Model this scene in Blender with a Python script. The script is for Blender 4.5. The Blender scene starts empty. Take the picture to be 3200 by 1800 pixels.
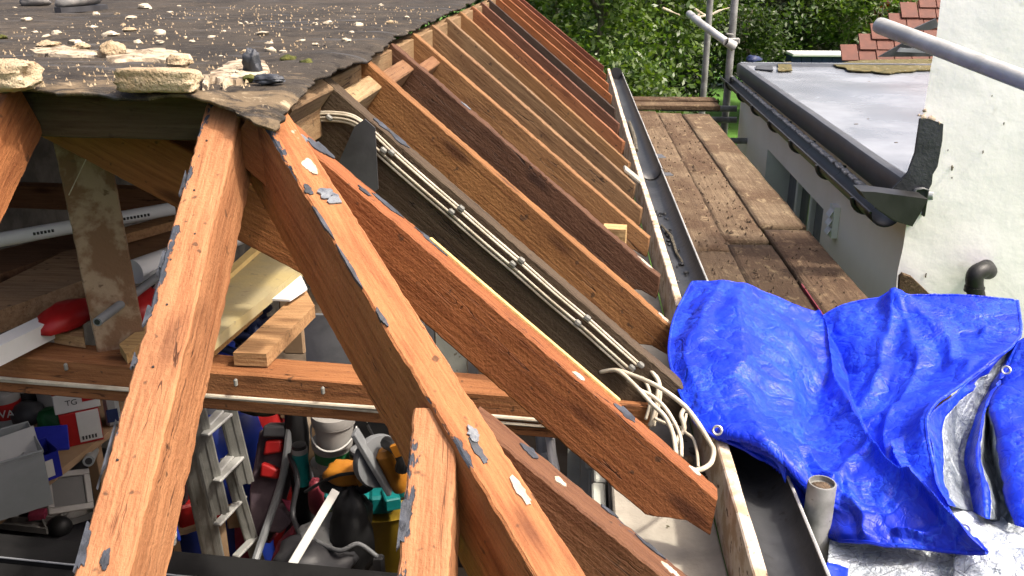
import bpy, math, random
import numpy as np
from mathutils import Vector, Matrix, noise as mnoise

# ------------------------------------------------------------------ camera, light, exposure
S = bpy.context.scene
COL = S.collection
CAM_Z = 3.2
cam_d = bpy.data.cameras.new('camera'); cam = bpy.data.objects.new('camera', cam_d); COL.objects.link(cam)
cam_d.sensor_width = 36.0; cam_d.lens = 36.0 * 2795 / 3200
cam_d.clip_start = 0.05; cam_d.clip_end = 400
PITCH = math.atan(.3664); YAW = math.asin(.0667)
cam.location = (0, 0, CAM_Z); cam.rotation_euler = (math.pi/2 - PITCH, 0, YAW)
S.camera = cam
S.render.resolution_x = 1024; S.render.resolution_y = 576

SUN_EL, SUN_AZ = math.radians(57), math.radians(103)       # azimuth from +Y (ahead), positive = right
w = bpy.data.worlds.new('World'); S.world = w; w.use_nodes = True
nt = w.node_tree; nt.nodes.clear()
wo = nt.nodes.new('ShaderNodeOutputWorld'); bg = nt.nodes.new('ShaderNodeBackground'); sky = nt.nodes.new('ShaderNodeTexSky')
sky.sky_type = 'NISHITA'; sky.sun_disc = False; sky.sun_elevation = SUN_EL; sky.sun_rotation = SUN_AZ
sky.dust_density = 9.0; sky.ozone_density = 0.0; sky.air_density = 0.6
bg.inputs[1].default_value = 0.15
nt.links.new(sky.outputs[0], bg.inputs[0]); nt.links.new(bg.outputs[0], wo.inputs[0])
sd = bpy.data.lights.new('sun', 'SUN'); sun = bpy.data.objects.new('sun', sd); COL.objects.link(sun)
sd.energy = 2.3; sd.angle = math.radians(3); sd.color = (1.0, .92, .80)
sdir = Vector((math.sin(SUN_AZ)*math.cos(SUN_EL), math.cos(SUN_AZ)*math.cos(SUN_EL), math.sin(SUN_EL)))
sun.rotation_euler = (-sdir).to_track_quat('-Z', 'Y').to_euler(); sun.location = (4, -3, 8)
S.view_settings.view_transform = 'Standard'; S.view_settings.look = 'None'
S.view_settings.exposure = 1.36; S.view_settings.gamma = 1.0

# ------------------------------------------------------------------ measuring helpers (survey points -> world points)
FPX = 2795.
_fw = Vector((-math.sin(YAW)*math.cos(PITCH), math.cos(YAW)*math.cos(PITCH), -math.sin(PITCH)))
_rt = Vector((math.cos(YAW), math.sin(YAW), 0)); _up = _rt.cross(_fw); _C = Vector((0, 0, CAM_Z))
def _ray(u, v): return _rt*((u-1600)/FPX) + _up*((900-v)/FPX) + _fw
def AZ(u, v, z): d = _ray(u, v); return _C + d*((z-CAM_Z)/d.z)
def AY(u, v, y): d = _ray(u, v); return _C + d*(y/d.y)
def AD(u, v, dep): return _C + _ray(u, v)*dep
def AP(u, v, p0, n): d = _ray(u, v); return _C + d*((Vector(p0)-_C).dot(n)/d.dot(n))

rng = random.Random(7)
# ------------------------------------------------------------------ scene graph helpers
def tag(o, label=None, cat=None, group=None, kind=None):
    if label: o['label'] = label
    if cat: o['category'] = cat
    if group: o['group'] = group
    if kind: o['kind'] = kind
    return o
def thing(name, label, cat, loc, group=None):
    o = bpy.data.objects.new(name, None); COL.objects.link(o); o.location = loc; o.empty_display_size = .05
    return tag(o, label, cat, group)
def attach(o, parent):
    if parent is not None:
        o.parent = parent
        o.matrix_parent_inverse = world_of(parent).inverted()
_W = {}
def world_of(o):
    if o.name in _W: return _W[o.name]
    return Matrix.Translation(o.location)
class MB:
    def __init__(s): s.v = []; s.f = []
    def add(s, vs, fs):
        k = len(s.v); s.v += [tuple(v) for v in vs]; s.f += [tuple(i+k for i in f) for f in fs]; return s
    def box(s, c, size, M=None, bev=0.0):
        hx, hy, hz = [a/2 for a in size]
        if bev > 0:
            b = min(bev, hx*.9, hy*.9, hz*.9); vs = []; 
            for sx in (-1, 1):
                for sy in (-1, 1):
                    for sz in (-1, 1):
                        vs += [(sx*hx, sy*(hy-b), sz*(hz-b)), (sx*(hx-b), sy*hy, sz*(hz-b)), (sx*(hx-b), sy*(hy-b), sz*hz)]
            I = lambda sx, sy, sz, k: ((sx > 0)*4+(sy > 0)*2+(sz > 0))*3+k
            fs = []
            for a in (-1, 1):
                q = [I(a,-1,-1,0), I(a,1,-1,0), I(a,1,1,0), I(a,-1,1,0)]; fs.append(q if a > 0 else q[::-1])
                q = [I(-1,a,-1,1), I(-1,a,1,1), I(1,a,1,1), I(1,a,-1,1)]; fs.append(q if a > 0 else q[::-1])
                q = [I(-1,-1,a,2), I(1,-1,a,2), I(1,1,a,2), I(-1,1,a,2)]; fs.append(q if a > 0 else q[::-1])
            for a in (-1, 1):
                for b2 in (-1, 1):
                    q = [I(a,b2,-1,0), I(a,b2,1,0), I(a,b2,1,1), I(a,b2,-1,1)]; fs.append(q if a*b2 < 0 else q[::-1])
                    q = [I(a,-1,b2,0), I(a,1,b2,0), I(a,1,b2,2), I(a,-1,b2,2)]; fs.append(q if a*b2 > 0 else q[::-1])
                    q = [I(-1,a,b2,1), I(1,a,b2,1), I(1,a,b2,2), I(-1,a,b2,2)]; fs.append(q if a*b2 < 0 else q[::-1])
                    for c2 in (-1, 1):
                        q = [I(a,b2,c2,0), I(a,b2,c2,1), I(a,b2,c2,2)]; fs.append(q if a*b2*c2 > 0 else q[::-1])
        else:
            vs = [(x, y, z) for x in (-hx, hx) for y in (-hy, hy) for z in (-hz, hz)]
            fs = [(0,1,3,2), (4,6,7,5), (0,4,5,1), (2,3,7,6), (0,2,6,4), (1,5,7,3)]
        c = Vector(c)
        vs = [(M @ Vector(v) if M is not None else Vector(v)) + c for v in vs]
        return s.add(vs, fs)
    def tube(s, path, r, n=8, cap=True, flat=1.0):
        path = [Vector(p) for p in path]; rr = r if isinstance(r, (list, tuple)) else [r]*len(path)
        vs = []; fs = []; ref = None
        for i, p in enumerate(path):
            t = (path[min(i+1, len(path)-1)] - path[max(i-1, 0)]).normalized()
            if ref is None:
                ref = Vector((0, 0, 1)) if abs(t.z) < .9 else Vector((1, 0, 0))
            a = (ref - t*ref.dot(t)).normalized(); ref = a; b = t.cross(a)
            for k in range(n):
                an = 2*math.pi*k/n; vs.append(p + a*(math.cos(an)*rr[i]*flat) + b*(math.sin(an)*rr[i]))
        for i in range(len(path)-1):
            for k in range(n):
                k2 = (k+1) % n; fs.append((i*n+k, i*n+k2, (i+1)*n+k2, (i+1)*n+k))
        if cap: fs.append(tuple(range(n))[::-1]); fs.append(tuple((len(path)-1)*n+k for k in range(n)))
        return s.add(vs, fs)
    def lathe(s, c, prof, n=20, M=None, sx=1.0, sy=1.0):
        c = Vector(c); vs = []; fs = []
        for (r, z) in prof:
            for k in range(n):
                a = 2*math.pi*k/n; v = Vector((r*math.cos(a)*sx, r*math.sin(a)*sy, z)); vs.append((M @ v if M is not None else v) + c)
        for i in range(len(prof)-1):
            for k in range(n):
                k2 = (k+1) % n; fs.append((i*n+k, i*n+k2, (i+1)*n+k2, (i+1)*n+k))
        fs.append(tuple(range(n))[::-1]); fs.append(tuple((len(prof)-1)*n+k for k in range(n)))
        return s.add(vs, fs)
    def slab(s, pts, th):
        """closed prism: polygon pts (world, roughly planar) thickened downward by vector th"""
        th = Vector(th); n = len(pts); vs = [Vector(p) for p in pts] + [Vector(p)-th for p in pts]
        fs = [tuple(range(n)), tuple(range(n, 2*n))[::-1]] + [(i, i+n, (i+1) % n + n, (i+1) % n) for i in range(n)]
        return s.add(vs, fs)
    def grid(s, P, th=None):
        ny, nx = len(P), len(P[0]); k = [tuple(p) for row in P for p in row]
        fs = [(j*nx+i, j*nx+i+1, (j+1)*nx+i+1, (j+1)*nx+i) for j in range(ny-1) for i in range(nx-1)]
        return s.add(k, fs)
def obj(name, mb, m, parent=None, M=None, sharp=35, color=None, label=None, cat=None, group=None, kind=None):
    me = bpy.data.meshes.new(name); me.from_pydata(mb.v, [], mb.f); me.update()
    if M is None and parent is None:               # put the origin of a one-mesh thing at its base
        co = np.array(mb.v); c = Vector((co[:, 0].mean(), co[:, 1].mean(), co[:, 2].min()))
        me.transform(Matrix.Translation(-c)); M = Matrix.Translation(c)
    if sharp:
        me.shade_smooth()
        if sharp < 180: me.set_sharp_from_angle(angle=math.radians(sharp))
    o = bpy.data.objects.new(name, me); COL.objects.link(o)
    if m: me.materials.append(m)
    attach(o, parent)
    if M is not None: o.matrix_basis = M; _W[o.name] = M.copy()
    else: _W[o.name] = Matrix.Identity(4)
    if color: o.color = (*color, 1)
    return tag(o, label, cat, group, kind)
def fixn(o):
    import bmesh
    bm = bmesh.new(); bm.from_mesh(o.data); bmesh.ops.recalc_face_normals(bm, faces=bm.faces); bm.to_mesh(o.data); bm.free(); return o
def Rz(a): return Matrix.Rotation(a, 3, 'Z')
def Rx(a): return Matrix.Rotation(a, 3, 'X')
def Ry(a): return Matrix.Rotation(a, 3, 'Y')
def frame_between(p0, p1, up):
    x = (Vector(p1)-Vector(p0)).normalized(); u = Vector(up); z = (u - x*u.dot(x)).normalized(); y = z.cross(x)
    return Matrix(((x.x, y.x, z.x, p0[0]), (x.y, y.y, z.y, p0[1]), (x.z, y.z, z.z, p0[2]), (0, 0, 0, 1)))
def crspline(pts, n=8):
    P = [Vector(p) for p in pts]; P = [P[0]*2-P[1]] + P + [P[-1]*2-P[-2]]; out = []
    for i in range(1, len(P)-2):
        for k in range(n):
            t = k/n; a, b, c, d = P[i-1], P[i], P[i+1], P[i+2]
            out.append(.5*((2*b)+(c-a)*t+(2*a-5*b+4*c-d)*t*t+(3*b-a-3*c+d)*t**3))
    out.append(P[-2]); return out
def net(rows, nx, ny):
    """bicubic surface through a control net of points"""
    R = [crspline(r, nx) for r in rows]; cols = list(zip(*R)); Cc = [crspline(c, ny) for c in cols]
    return [list(r) for r in zip(*Cc)]
def N3(p, s): return mnoise.noise(Vector(p)*s)

# ------------------------------------------------------------------ materials
class NT:
    def __init__(s, name):
        s.m = bpy.data.materials.new(name); s.m.use_nodes = True; s.t = s.m.node_tree; s.t.nodes.clear()
        s.out = s.n('ShaderNodeOutputMaterial'); s.b = s.n('ShaderNodeBsdfPrincipled'); s.l(s.b.outputs[0], s.out.inputs[0])
        s.tc = s.n('ShaderNodeTexCoord')
    def n(s, t, **kw):
        x = s.t.nodes.new(t)
        for k, v in kw.items(): setattr(x, k, v)
        return x
    def l(s, a, b): s.t.links.new(a, b)
    def coord(s, scale=(1,1,1), src='Object', loc=(0,0,0)):
        mp = s.n('ShaderNodeMapping'); mp.inputs['Scale'].default_value = scale; mp.inputs['Location'].default_value = loc
        s.l(s.tc.outputs[src], mp.inputs['Vector']); return mp.outputs[0]
    def noise(s, vec, scale, detail=4, rough=.55, dist=0.0):
        x = s.n('ShaderNodeTexNoise'); x.inputs['Scale'].default_value = scale; x.inputs['Detail'].default_value = detail
        x.inputs['Roughness'].default_value = rough; x.inputs['Distortion'].default_value = dist; s.l(vec, x.inputs['Vector']); return x.outputs['Fac']
    def ramp(s, fac, stops):
        r = s.n('ShaderNodeValToRGB'); e = r.color_ramp.elements
        while len(e) > 2: e.remove(e[-1])
        for i, (p, c) in enumerate(stops):
            if i > 1: e.new(p)
            e[i].position = p; e[i].color = (*c, 1) if len(c) == 3 else c
        s.l(fac, r.inputs[0]); return r.outputs[0]
    def step(s, fac, a, b):
        x = s.n('ShaderNodeMapRange'); x.interpolation_type = 'SMOOTHSTEP'; x.inputs[1].default_value = a; x.inputs[2].default_value = b
        s.l(fac, x.inputs[0]); return x.outputs[0]
    def math(s, op, a, b=None):
        x = s.n('ShaderNodeMath', operation=op)
        for i, q in enumerate((a, b)):
            if q is None: continue
            if isinstance(q, (int, float)): x.inputs[i].default_value = q
            else: s.l(q, x.inputs[i])
        return x.outputs[0]
    def mix(s, fac, a, b, mode='MIX'):
        x = s.n('ShaderNodeMix', data_type='RGBA', blend_type=mode)
        for i, q in ((0, fac), (6, a), (7, b)):
            if isinstance(q, (int, float)): x.inputs[i].default_value = q
            elif isinstance(q, tuple): x.inputs[i].default_value = (*q, 1)
            else: s.l(q, x.inputs[i])
        return x.outputs[2]
    def bump(s, h, st=.3, d=.01):
        x = s.n('ShaderNodeBump'); x.inputs['Strength'].default_value = st; x.inputs['Distance'].default_value = d; s.l(h, x.inputs['Height'])
        s.l(x.outputs[0], s.b.inputs['Normal']); return x
    def set(s, **kw):
        for k, v in kw.items():
            i = s.b.inputs[k.replace('_', ' ')]
            if isinstance(v, (int, float, tuple)): i.default_value = (*v, 1) if isinstance(v, tuple) and len(v) == 3 else v
            else: s.l(v, i)
        return s

def m_wood(name, tar=0.0, dark=.5, pale=0.0, rough=.75, side=-1):
    """sawn softwood; tint from the object's own colour; grain along local X; tar = old bitumen left on the upper face"""
    t = NT(name); oi = t.n('ShaderNodeObjectInfo'); base = t.mix(1.0, oi.outputs['Color'], (.56, .52, .47), 'MULTIPLY')
    add = t.n('ShaderNodeVectorMath', operation='ADD'); t.l(t.tc.outputs['Object'], add.inputs[0])
    cx = t.n('ShaderNodeCombineXYZ'); t.l(t.math('MULTIPLY', oi.outputs['Random'], 13.0), cx.inputs[0]); t.l(t.math('MULTIPLY', oi.outputs['Random'], 7.0), cx.inputs[1])
    t.l(cx.outputs[0], add.inputs[1]); O = add.outputs[0]
    def sc(v):
        mp = t.n('ShaderNodeMapping'); mp.inputs['Scale'].default_value = v; t.l(O, mp.inputs['Vector']); return mp.outputs[0]
    g1 = t.noise(sc((3, 60, 60)), 1.6, 5, .65, .4); g2 = t.noise(sc((14, 160, 160)), 1.0, 3, .6)
    big = t.noise(sc((2.2, 7, 7)), 1.0, 5, .6, .8); fine = t.noise(O, 140, 3, .6); spots = t.noise(O, 38, 2, .5)
    c = t.mix(t.step(g1, .35, .75), base, t.mix(1.0, base, (.62, .52, .46), 'MULTIPLY'))
    c = t.mix(t.math('MULTIPLY', t.step(g2, .56, .74), .55), c, t.mix(1.0, c, (.45, .36, .3), 'MULTIPLY'))
    c = t.mix(t.math('MULTIPLY', t.step(big, .5, .78), dark), c, t.mix(1.0, base, (.33, .24, .2), 'MULTIPLY'))
    c = t.mix(t.math('MULTIPLY', t.step(big, .46, .28), .35+pale), c, t.mix(1.0, base, (1.25, 1.3, 1.35), 'MULTIPLY'))
    c = t.mix(t.math('MULTIPLY', t.step(spots, .66, .74), .7), c, (.03, .017, .01))
    # knots
    vo = t.n('ShaderNodeTexVoronoi'); vo.inputs['Scale'].default_value = 1.0; t.l(sc((2.6, 9, 9)), vo.inputs['Vector'])
    c = t.mix(t.math('MULTIPLY', t.step(vo.outputs['Distance'], .2, .06), .8), c, t.mix(1.0, base, (.2, .13, .1), 'MULTIPLY'))
    cr = t.noise(sc((1.6, 34, 34)), 1.0, 3, .5, .6); crk = t.math('MULTIPLY', t.step(t.math('ABSOLUTE', t.math('SUBTRACT', cr, .5)), .010, .003), t.step(t.noise(sc((1.5, 5, 5)), 1.3, 2), .48, .6))
    c = t.mix(t.math('MULTIPLY', crk, .85), c, t.mix(1.0, base, (.12, .08, .06), 'MULTIPLY'))
    hue = t.noise(sc((1.1, 3, 3)), 1.0, 3, .5); c = t.mix(t.math('MULTIPLY', t.step(hue, .5, .75), .45), c, t.mix(1.0, c, (.75, .85, 1.0), 'MULTIPLY'))
    h = t.math('ADD', t.math('MULTIPLY', g2, .8), t.math('ADD', fine, t.math('MULTIPLY', g1, .8))); h = t.math('SUBTRACT', h, t.math('MULTIPLY', crk, 1.5))
    if tar > 0:
        vt = t.n('ShaderNodeVectorTransform', vector_type='NORMAL', convert_from='WORLD', convert_to='OBJECT'); ge = t.n('ShaderNodeNewGeometry')
        t.l(ge.outputs['True Normal'], vt.inputs[0]); sp = t.n('ShaderNodeSeparateXYZ'); t.l(vt.outputs[0], sp.inputs[0])
        up = t.step(sp.outputs[2], .3, .5)
        so = t.n('ShaderNodeSeparateXYZ'); t.l(t.tc.outputs['Object'], so.inputs[0])
        edge = t.math('MULTIPLY', so.outputs[1], 6.0*side)
        pn = t.math('ADD', t.noise(sc((6, 14, 14)), 1.0, 5, .7), edge)
        msk = t.math('MULTIPLY', up, t.step(pn, .92-tar, .95-tar))
        c = t.mix(msk, c, t.mix(t.noise(O, 60, 2), (.015, .018, .024), (.045, .052, .068)))
        wn = t.noise(sc((5, 12, 12)), 1.7, 3, .6); c = t.mix(t.math('MULTIPLY', up, t.step(wn, .71, .76)), c, (.5, .38, .31))
        h = t.math('SUBTRACT', h, t.math('MULTIPLY', msk, .6))
    t.set(Base_Color=c, Roughness=rough); t.b.inputs['Specular IOR Level'].default_value = .25
    t.bump(h, .55, .004); return t.m
def m_mix(name, c1, c2, scale=8, rough=.7, bump=.3, bd=.004, lo=.35, hi=.65, detail=5, spec=.3, metal=0, speck=None, sscale=90, slo=.62, shi=.7, stretch=(1,1,1), rough2=None, src='Object'):
    if not any(q in name for q in ('render', 'cream painted', 'window', 'membrane')):
        dk = lambda q: tuple(a*.74 for a in q); c1, c2 = dk(c1), dk(c2); speck = dk(speck) if speck else None
    t = NT(name); v = t.coord(stretch, src); n = t.noise(v, scale, detail, .6, .3); c = t.mix(t.step(n, lo, hi), c1, c2)
    if speck: c = t.mix(t.step(t.noise(v, sscale, 3, .6), slo, shi), c, speck)
    f = t.noise(v, scale*9, 3, .6)
    t.set(Base_Color=c, Metallic=metal); t.b.inputs['Specular IOR Level'].default_value = spec
    t.set(Roughness=t.math('ADD', t.math('MULTIPLY', n, (rough2-rough) if rough2 is not None else .12), rough))
    if bump: t.bump(t.math('ADD', f, n), bump, bd)
    return t.m
M = {}
M['wood'] = m_wood('sawn timber', 0, .75); M['wood_tar'] = m_wood('sawn timber with bitumen remains', .21, .72, .1)
M['wood_tar2'] = m_wood('sawn timber with bitumen streaks', .20, .4, .1, side=1); M['wood_clean'] = m_wood('clean board', 0, .42)
M['bitumen'] = m_mix('old bitumen flake', (.014, .017, .023), (.05, .057, .075), 30, .55, .5, .002, spec=.5)
M['silverpaint'] = m_mix('aluminium roof paint lump', (.08, .09, .11), (.18, .195, .215), 40, .35, .4, .003, spec=.6)
M['plaster'] = m_mix('old plaster', (.45, .35, .26), (.55, .46, .37), 30, .85, .5, .003)
M['mortar'] = m_mix('pale mortar', (.34, .25, .15), (.5, .4, .27), 16, .9, 1.0, .008, speck=(.2, .14, .08), sscale=60, slo=.64, shi=.72)
M['crumb'] = m_mix('lime mortar crumb', (.42, .35, .25), (.62, .55, .44), 25, .9, .6, .004)
M['mortarbed'] = m_mix('thin mortar smear', (.2, .15, .1), (.48, .4, .29), 13, .92, .8, .006, lo=.38, hi=.58, speck=(.07, .055, .04), sscale=44, slo=.58, shi=.66)
M['rust'] = m_mix('moss', (.05, .06, .012), (.13, .13, .03), 40, .95, .8, .006)
def m_felt():
    t = NT('mineral roofing felt'); v = t.coord(); n = t.noise(v, 2.2, 6, .62, .5); n2 = t.noise(v, 9, 5, .65)
    c = t.mix(t.step(n, .35, .7), (.04, .035, .031), (.1, .085, .07)); c = t.mix(t.math('MULTIPLY', t.step(n2, .5, .72), .6), c, (.13, .105, .08))
    gr = t.noise(v, 420, 2, .6); c = t.mix(t.step(gr, .6, .72), c, (.2, .19, .18)); c = t.mix(t.step(gr, .4, .3), c, (.012, .012, .012))
    sp = t.noise(v, 48, 3, .7); c = t.mix(t.step(sp, .64, .7), c, (.42, .35, .26)); c = t.mix(t.math('MULTIPLY', t.step(t.noise(v, 17, 5, .75, .5), .56, .64), .8), c, (.022, .018, .015))
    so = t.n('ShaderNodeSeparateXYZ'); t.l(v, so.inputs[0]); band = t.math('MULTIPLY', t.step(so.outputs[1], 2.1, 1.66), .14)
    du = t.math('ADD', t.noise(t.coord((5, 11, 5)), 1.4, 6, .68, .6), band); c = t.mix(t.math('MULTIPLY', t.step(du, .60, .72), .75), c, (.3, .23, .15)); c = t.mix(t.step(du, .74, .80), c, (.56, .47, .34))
    c = t.mix(t.math('MULTIPLY', t.step(t.noise(t.coord((3, 14, 3), loc=(4, 1, 0)), 1.2, 4, .6), .56, .66), .55), c, (.14, .15, .17))
    c = t.mix(1.0, c, (.48, .46, .43), 'MULTIPLY'); t.set(Base_Color=c, Roughness=t.math('ADD', .72, t.math('MULTIPLY', n2, .25))); t.b.inputs['Specular IOR Level'].default_value = .18
    t.bump(t.math('ADD', gr, t.math('MULTIPLY', n2, 2.0)), .6, .004); return t.m
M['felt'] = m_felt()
def m_tarp():
    t = NT('blue polythene tarpaulin'); v = t.coord(); n = t.noise(v, 4, 5, .6, 1.0); st = t.noise(t.coord((1.6, 1, .35)), 60, 4, .65, .5); n3 = t.noise(v, 160, 3, .6)
    wn = t.n('ShaderNodeTexNoise'); wn.inputs['Scale'].default_value = 7; wn.inputs['Detail'].default_value = 5; t.l(v, wn.inputs['Vector'])
    wv = t.n('ShaderNodeVectorMath', operation='MULTIPLY_ADD'); t.l(wn.outputs['Color'], wv.inputs[0]); wv.inputs[1].default_value = (.3, .3, .3); t.l(v, wv.inputs[2])
    vo = t.n('ShaderNodeTexVoronoi'); vo.inputs['Scale'].default_value = 9; t.l(wv.outputs[0], vo.inputs['Vector']); sx = t.n('ShaderNodeSeparateColor'); t.l(vo.outputs['Color'], sx.inputs[0])
    ve = t.n('ShaderNodeTexVoronoi', feature='DISTANCE_TO_EDGE'); ve.inputs['Scale'].default_value = 9; t.l(wv.outputs[0], ve.inputs['Vector'])
    v2 = t.n('ShaderNodeTexVoronoi', feature='DISTANCE_TO_EDGE'); v2.inputs['Scale'].default_value = 23; t.l(wv.outputs[0], v2.inputs['Vector'])
    pt = t.math('MULTIPLY', t.step(t.math('ADD', t.math('MULTIPLY', sx.outputs[0], .35), t.noise(v, 5, 4, .6, .8)), .52, .86), t.step(t.math('ADD', t.math('MULTIPLY', st, .7), t.math('MULTIPLY', n3, .5)), .48, .68))
    c = t.mix(t.step(n, .35, .65), (.001, .014, .36), (.0015, .024, .52)); c = t.mix(t.math('MULTIPLY', pt, .42), c, (.02, .085, .7))
    c = t.mix(t.math('MULTIPLY', t.step(ve.outputs['Distance'], .02, .0), .2), c, (.06, .18, .8)); c = t.mix(t.math('MULTIPLY', t.step(t.noise(v, 13, 2, .5), .78, .81), .8), c, (.02, .012, .03))
    t.set(Base_Color=c, Roughness=t.math('ADD', .34, t.math('MULTIPLY', n3, .25))); t.b.inputs['Specular IOR Level'].default_value = .32
    h = t.math('ADD', t.math('MULTIPLY', t.step(ve.outputs['Distance'], 0, .12), .8), t.math('ADD', t.math('MULTIPLY', t.step(v2.outputs['Distance'], 0, .1), .3), t.math('ADD', t.math('MULTIPLY', st, .5), t.math('MULTIPLY', n3, .1))))
    t.bump(h, .32, .008); return t.m
M['tarp'] = m_tarp()
def m_silver(name, c1, c2):
    t = NT(name); v = t.coord(); n = t.noise(v, 9, 5, .7, 1.5); n2 = t.noise(v, 45, 4, .6)
    vo = t.n('ShaderNodeTexVoronoi', feature='DISTANCE_TO_EDGE'); vo.inputs['Scale'].default_value = 22; t.l(v, vo.inputs['Vector'])
    c = t.mix(t.step(n, .35, .65), c1, c2); c = t.mix(t.math('MULTIPLY', t.step(vo.outputs['Distance'], .03, .0), .6), c, (.1, .11, .13))
    t.set(Base_Color=c, Roughness=.34, Metallic=.35); t.bump(t.math('ADD', n2, t.math('MULTIPLY', n, 2)), .9, .01); return t.m
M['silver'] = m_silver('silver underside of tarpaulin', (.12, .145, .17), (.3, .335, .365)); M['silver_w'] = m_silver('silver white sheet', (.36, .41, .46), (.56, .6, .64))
def m_board():
    t = NT('weathered scaffold board'); oi = t.n('ShaderNodeObjectInfo'); ad = t.n('ShaderNodeVectorMath', operation='ADD'); t.l(t.tc.outputs['Object'], ad.inputs[0])
    cx = t.n('ShaderNodeCombineXYZ'); t.l(t.math('MULTIPLY', oi.outputs['Random'], 31.0), cx.inputs[0]); t.l(t.math('MULTIPLY', oi.outputs['Random'], 17.0), cx.inputs[1]); t.l(cx.outputs[0], ad.inputs[1]); O = ad.outputs[0]
    def sc(w): mp = t.n('ShaderNodeMapping'); mp.inputs['Scale'].default_value = w; t.l(O, mp.inputs['Vector']); return mp.outputs[0]
    g = t.noise(sc((40, 1.6, 40)), 2, 6, .7, .5); n = t.noise(O, 1.7, 6, .66, .6); n2 = t.noise(sc((9, 5, 9)), 2, 6, .72, .8); n4 = t.noise(O, 70, 4, .65)
    c = t.mix(t.step(g, .35, .7), (.2, .16, .115), (.115, .085, .06)); c = t.mix(t.math('MULTIPLY', t.step(n, .36, .58), .9), c, (.085, .055, .036))
    c = t.mix(t.math('MULTIPLY', t.step(n2, .54, .68), .7), c, (.31, .26, .18)); c = t.mix(t.math('MULTIPLY', t.step(n2, .42, .30), .8), c, (.045, .03, .02))
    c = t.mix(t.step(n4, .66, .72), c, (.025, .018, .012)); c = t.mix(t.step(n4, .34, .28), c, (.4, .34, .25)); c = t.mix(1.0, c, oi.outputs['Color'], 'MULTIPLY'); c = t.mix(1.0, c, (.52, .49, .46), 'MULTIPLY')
    t.set(Base_Color=c, Roughness=.88); t.b.inputs['Specular IOR Level'].default_value = .2; t.bump(t.math('ADD', t.math('MULTIPLY', n4, .6), t.math('ADD', n2, g)), .9, .010); return t.m
M['board'] = m_board()
M['fascia'] = m_mix('flaking white fascia paint', (.62, .52, .42), (.42, .3, .2), 14, .75, .6, .003, lo=.45, hi=.6, speck=(.1, .06, .04), sscale=34, slo=.62, shi=.68)
M['gutter'] = m_mix('weathered gutter plastic', (.007, .0072, .0078), (.035, .037, .041), 5, .4, .5, .003, speck=(.012, .011, .01), sscale=24, slo=.64, shi=.68, spec=.5, rough2=.6)
M['gutter_b'] = m_mix('black gutter plastic', (.006, .006, .0065), (.02, .02, .021), 6, .45, .3, .002, spec=.5, rough2=.5)
M['galv'] = m_mix('galvanised scaffold tube', (.2, .2, .19), (.36, .36, .35), 12, .45, .3, .002, metal=.35, spec=.5, speck=(.12, .11, .09), sscale=40)
M['galv_l'] = m_mix('pale galvanised tube', (.42, .42, .4), (.6, .6, .58), 10, .4, .2, .002, metal=.3, spec=.5)
M['render'] = m_mix('white painted render', (.88, .865, .845), (.93, .915, .9), 2.2, .85, .3, .005, speck=(.6, .575, .53), sscale=7, slo=.66, shi=.82)
M['cream'] = m_mix('cream painted render', (.86, .78, .65), (.91, .83, .71), 2.5, .8, .2, .003)
M['uPVC'] = m_mix('white window plastic', (.74, .74, .73), (.8, .8, .79), 4, .3, 0)
M['glass'] = NT('dark window glass').set(Base_Color=(.02, .025, .03), Roughness=.04).m
M['curtain'] = m_mix('grey blind', (.22, .23, .25), (.32, .33, .35), 6, .6, .1, stretch=(1, 20, 1))
M['membrane'] = m_mix('grey roof membrane', (.15, .163, .185), (.24, .255, .28), 1.4, .12, .25, .003, spec=.6, rough2=.34)
M['lead'] = m_mix('dark lead flashing', (.022, .025, .03), (.055, .06, .07), 9, .6, .5, .004, spec=.5)
M['trim'] = m_mix('grey fibreglass trim', (.055, .06, .066), (.085, .09, .1), 7, .45, .2, .002, spec=.5)
M['gritty'] = m_mix('gritty gutter guard', (.16, .16, .16), (.38, .38, .38), 40, .6, .8, .004)
M['moss'] = m_mix('moss and algae', (.06, .055, .015), (.17, .135, .055), 24, .9, .8, .006, speck=(.6, .58, .5), sscale=40)
M['tile'] = m_mix('clay roof tile', (.115, .04, .027), (.17, .06, .04), 7, .65, .4, .003, speck=(.16, .05, .03), sscale=30)
M['navy'] = m_mix('navy painted board', (.012, .02, .07), (.02, .04, .12), 5, .5, .1)
M['white'] = m_mix('white plastic', (.7, .7, .69), (.78, .78, .77), 6, .45, .1, .001)
M['postwood'] = m_mix('plaster flecked post', (.2, .11, .06), (.34, .24, .16), 12, .85, .6, .004, lo=.46, hi=.6, stretch=(1, 1, 1), speck=(.16, .1, .06), sscale=30)
M['cable'] = m_mix('cream cable sheath', (.42, .36, .27), (.6, .54, .43), 14, .45, .1, .001)
M['clip'] = m_mix('grey cable clip', (.17, .17, .155), (.25, .245, .22), 20, .5, .2, .001)
M['black'] = m_mix('black rubber', (.008, .008, .009), (.02, .02, .021), 8, .45, .3, .002, spec=.4)
M['blackmatt'] = m_mix('matt black paint', (.006, .006, .006), (.012, .012, .012), 8, .85, .2, .002, spec=.1); M['dusty'] = m_mix('dimmed white plastic', (.26, .25, .235), (.32, .31, .295), 6, .55, .1, .001)  # white plastic darkened to stand in for the shade inside the garage
M['dkgrey'] = m_mix('dark grey plastic', (.03, .03, .034), (.06, .06, .066), 6, .45, .2, .002)
M['grey'] = m_mix('grey plastic', (.17, .18, .19), (.24, .25, .26), 6, .4, .1, .002)
M['greypanel'] = m_mix('grey painted panel', (.3, .31, .31), (.4, .41, .4), 4, .6, .2, .002, speck=(.2, .2, .19), sscale=20)
M['clad'] = m_mix('grey green wall boards', (.4, .42, .37), (.52, .53, .47), 5, .75, .4, .003, speck=(.2, .17, .12), sscale=26, slo=.63, shi=.7)
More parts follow.
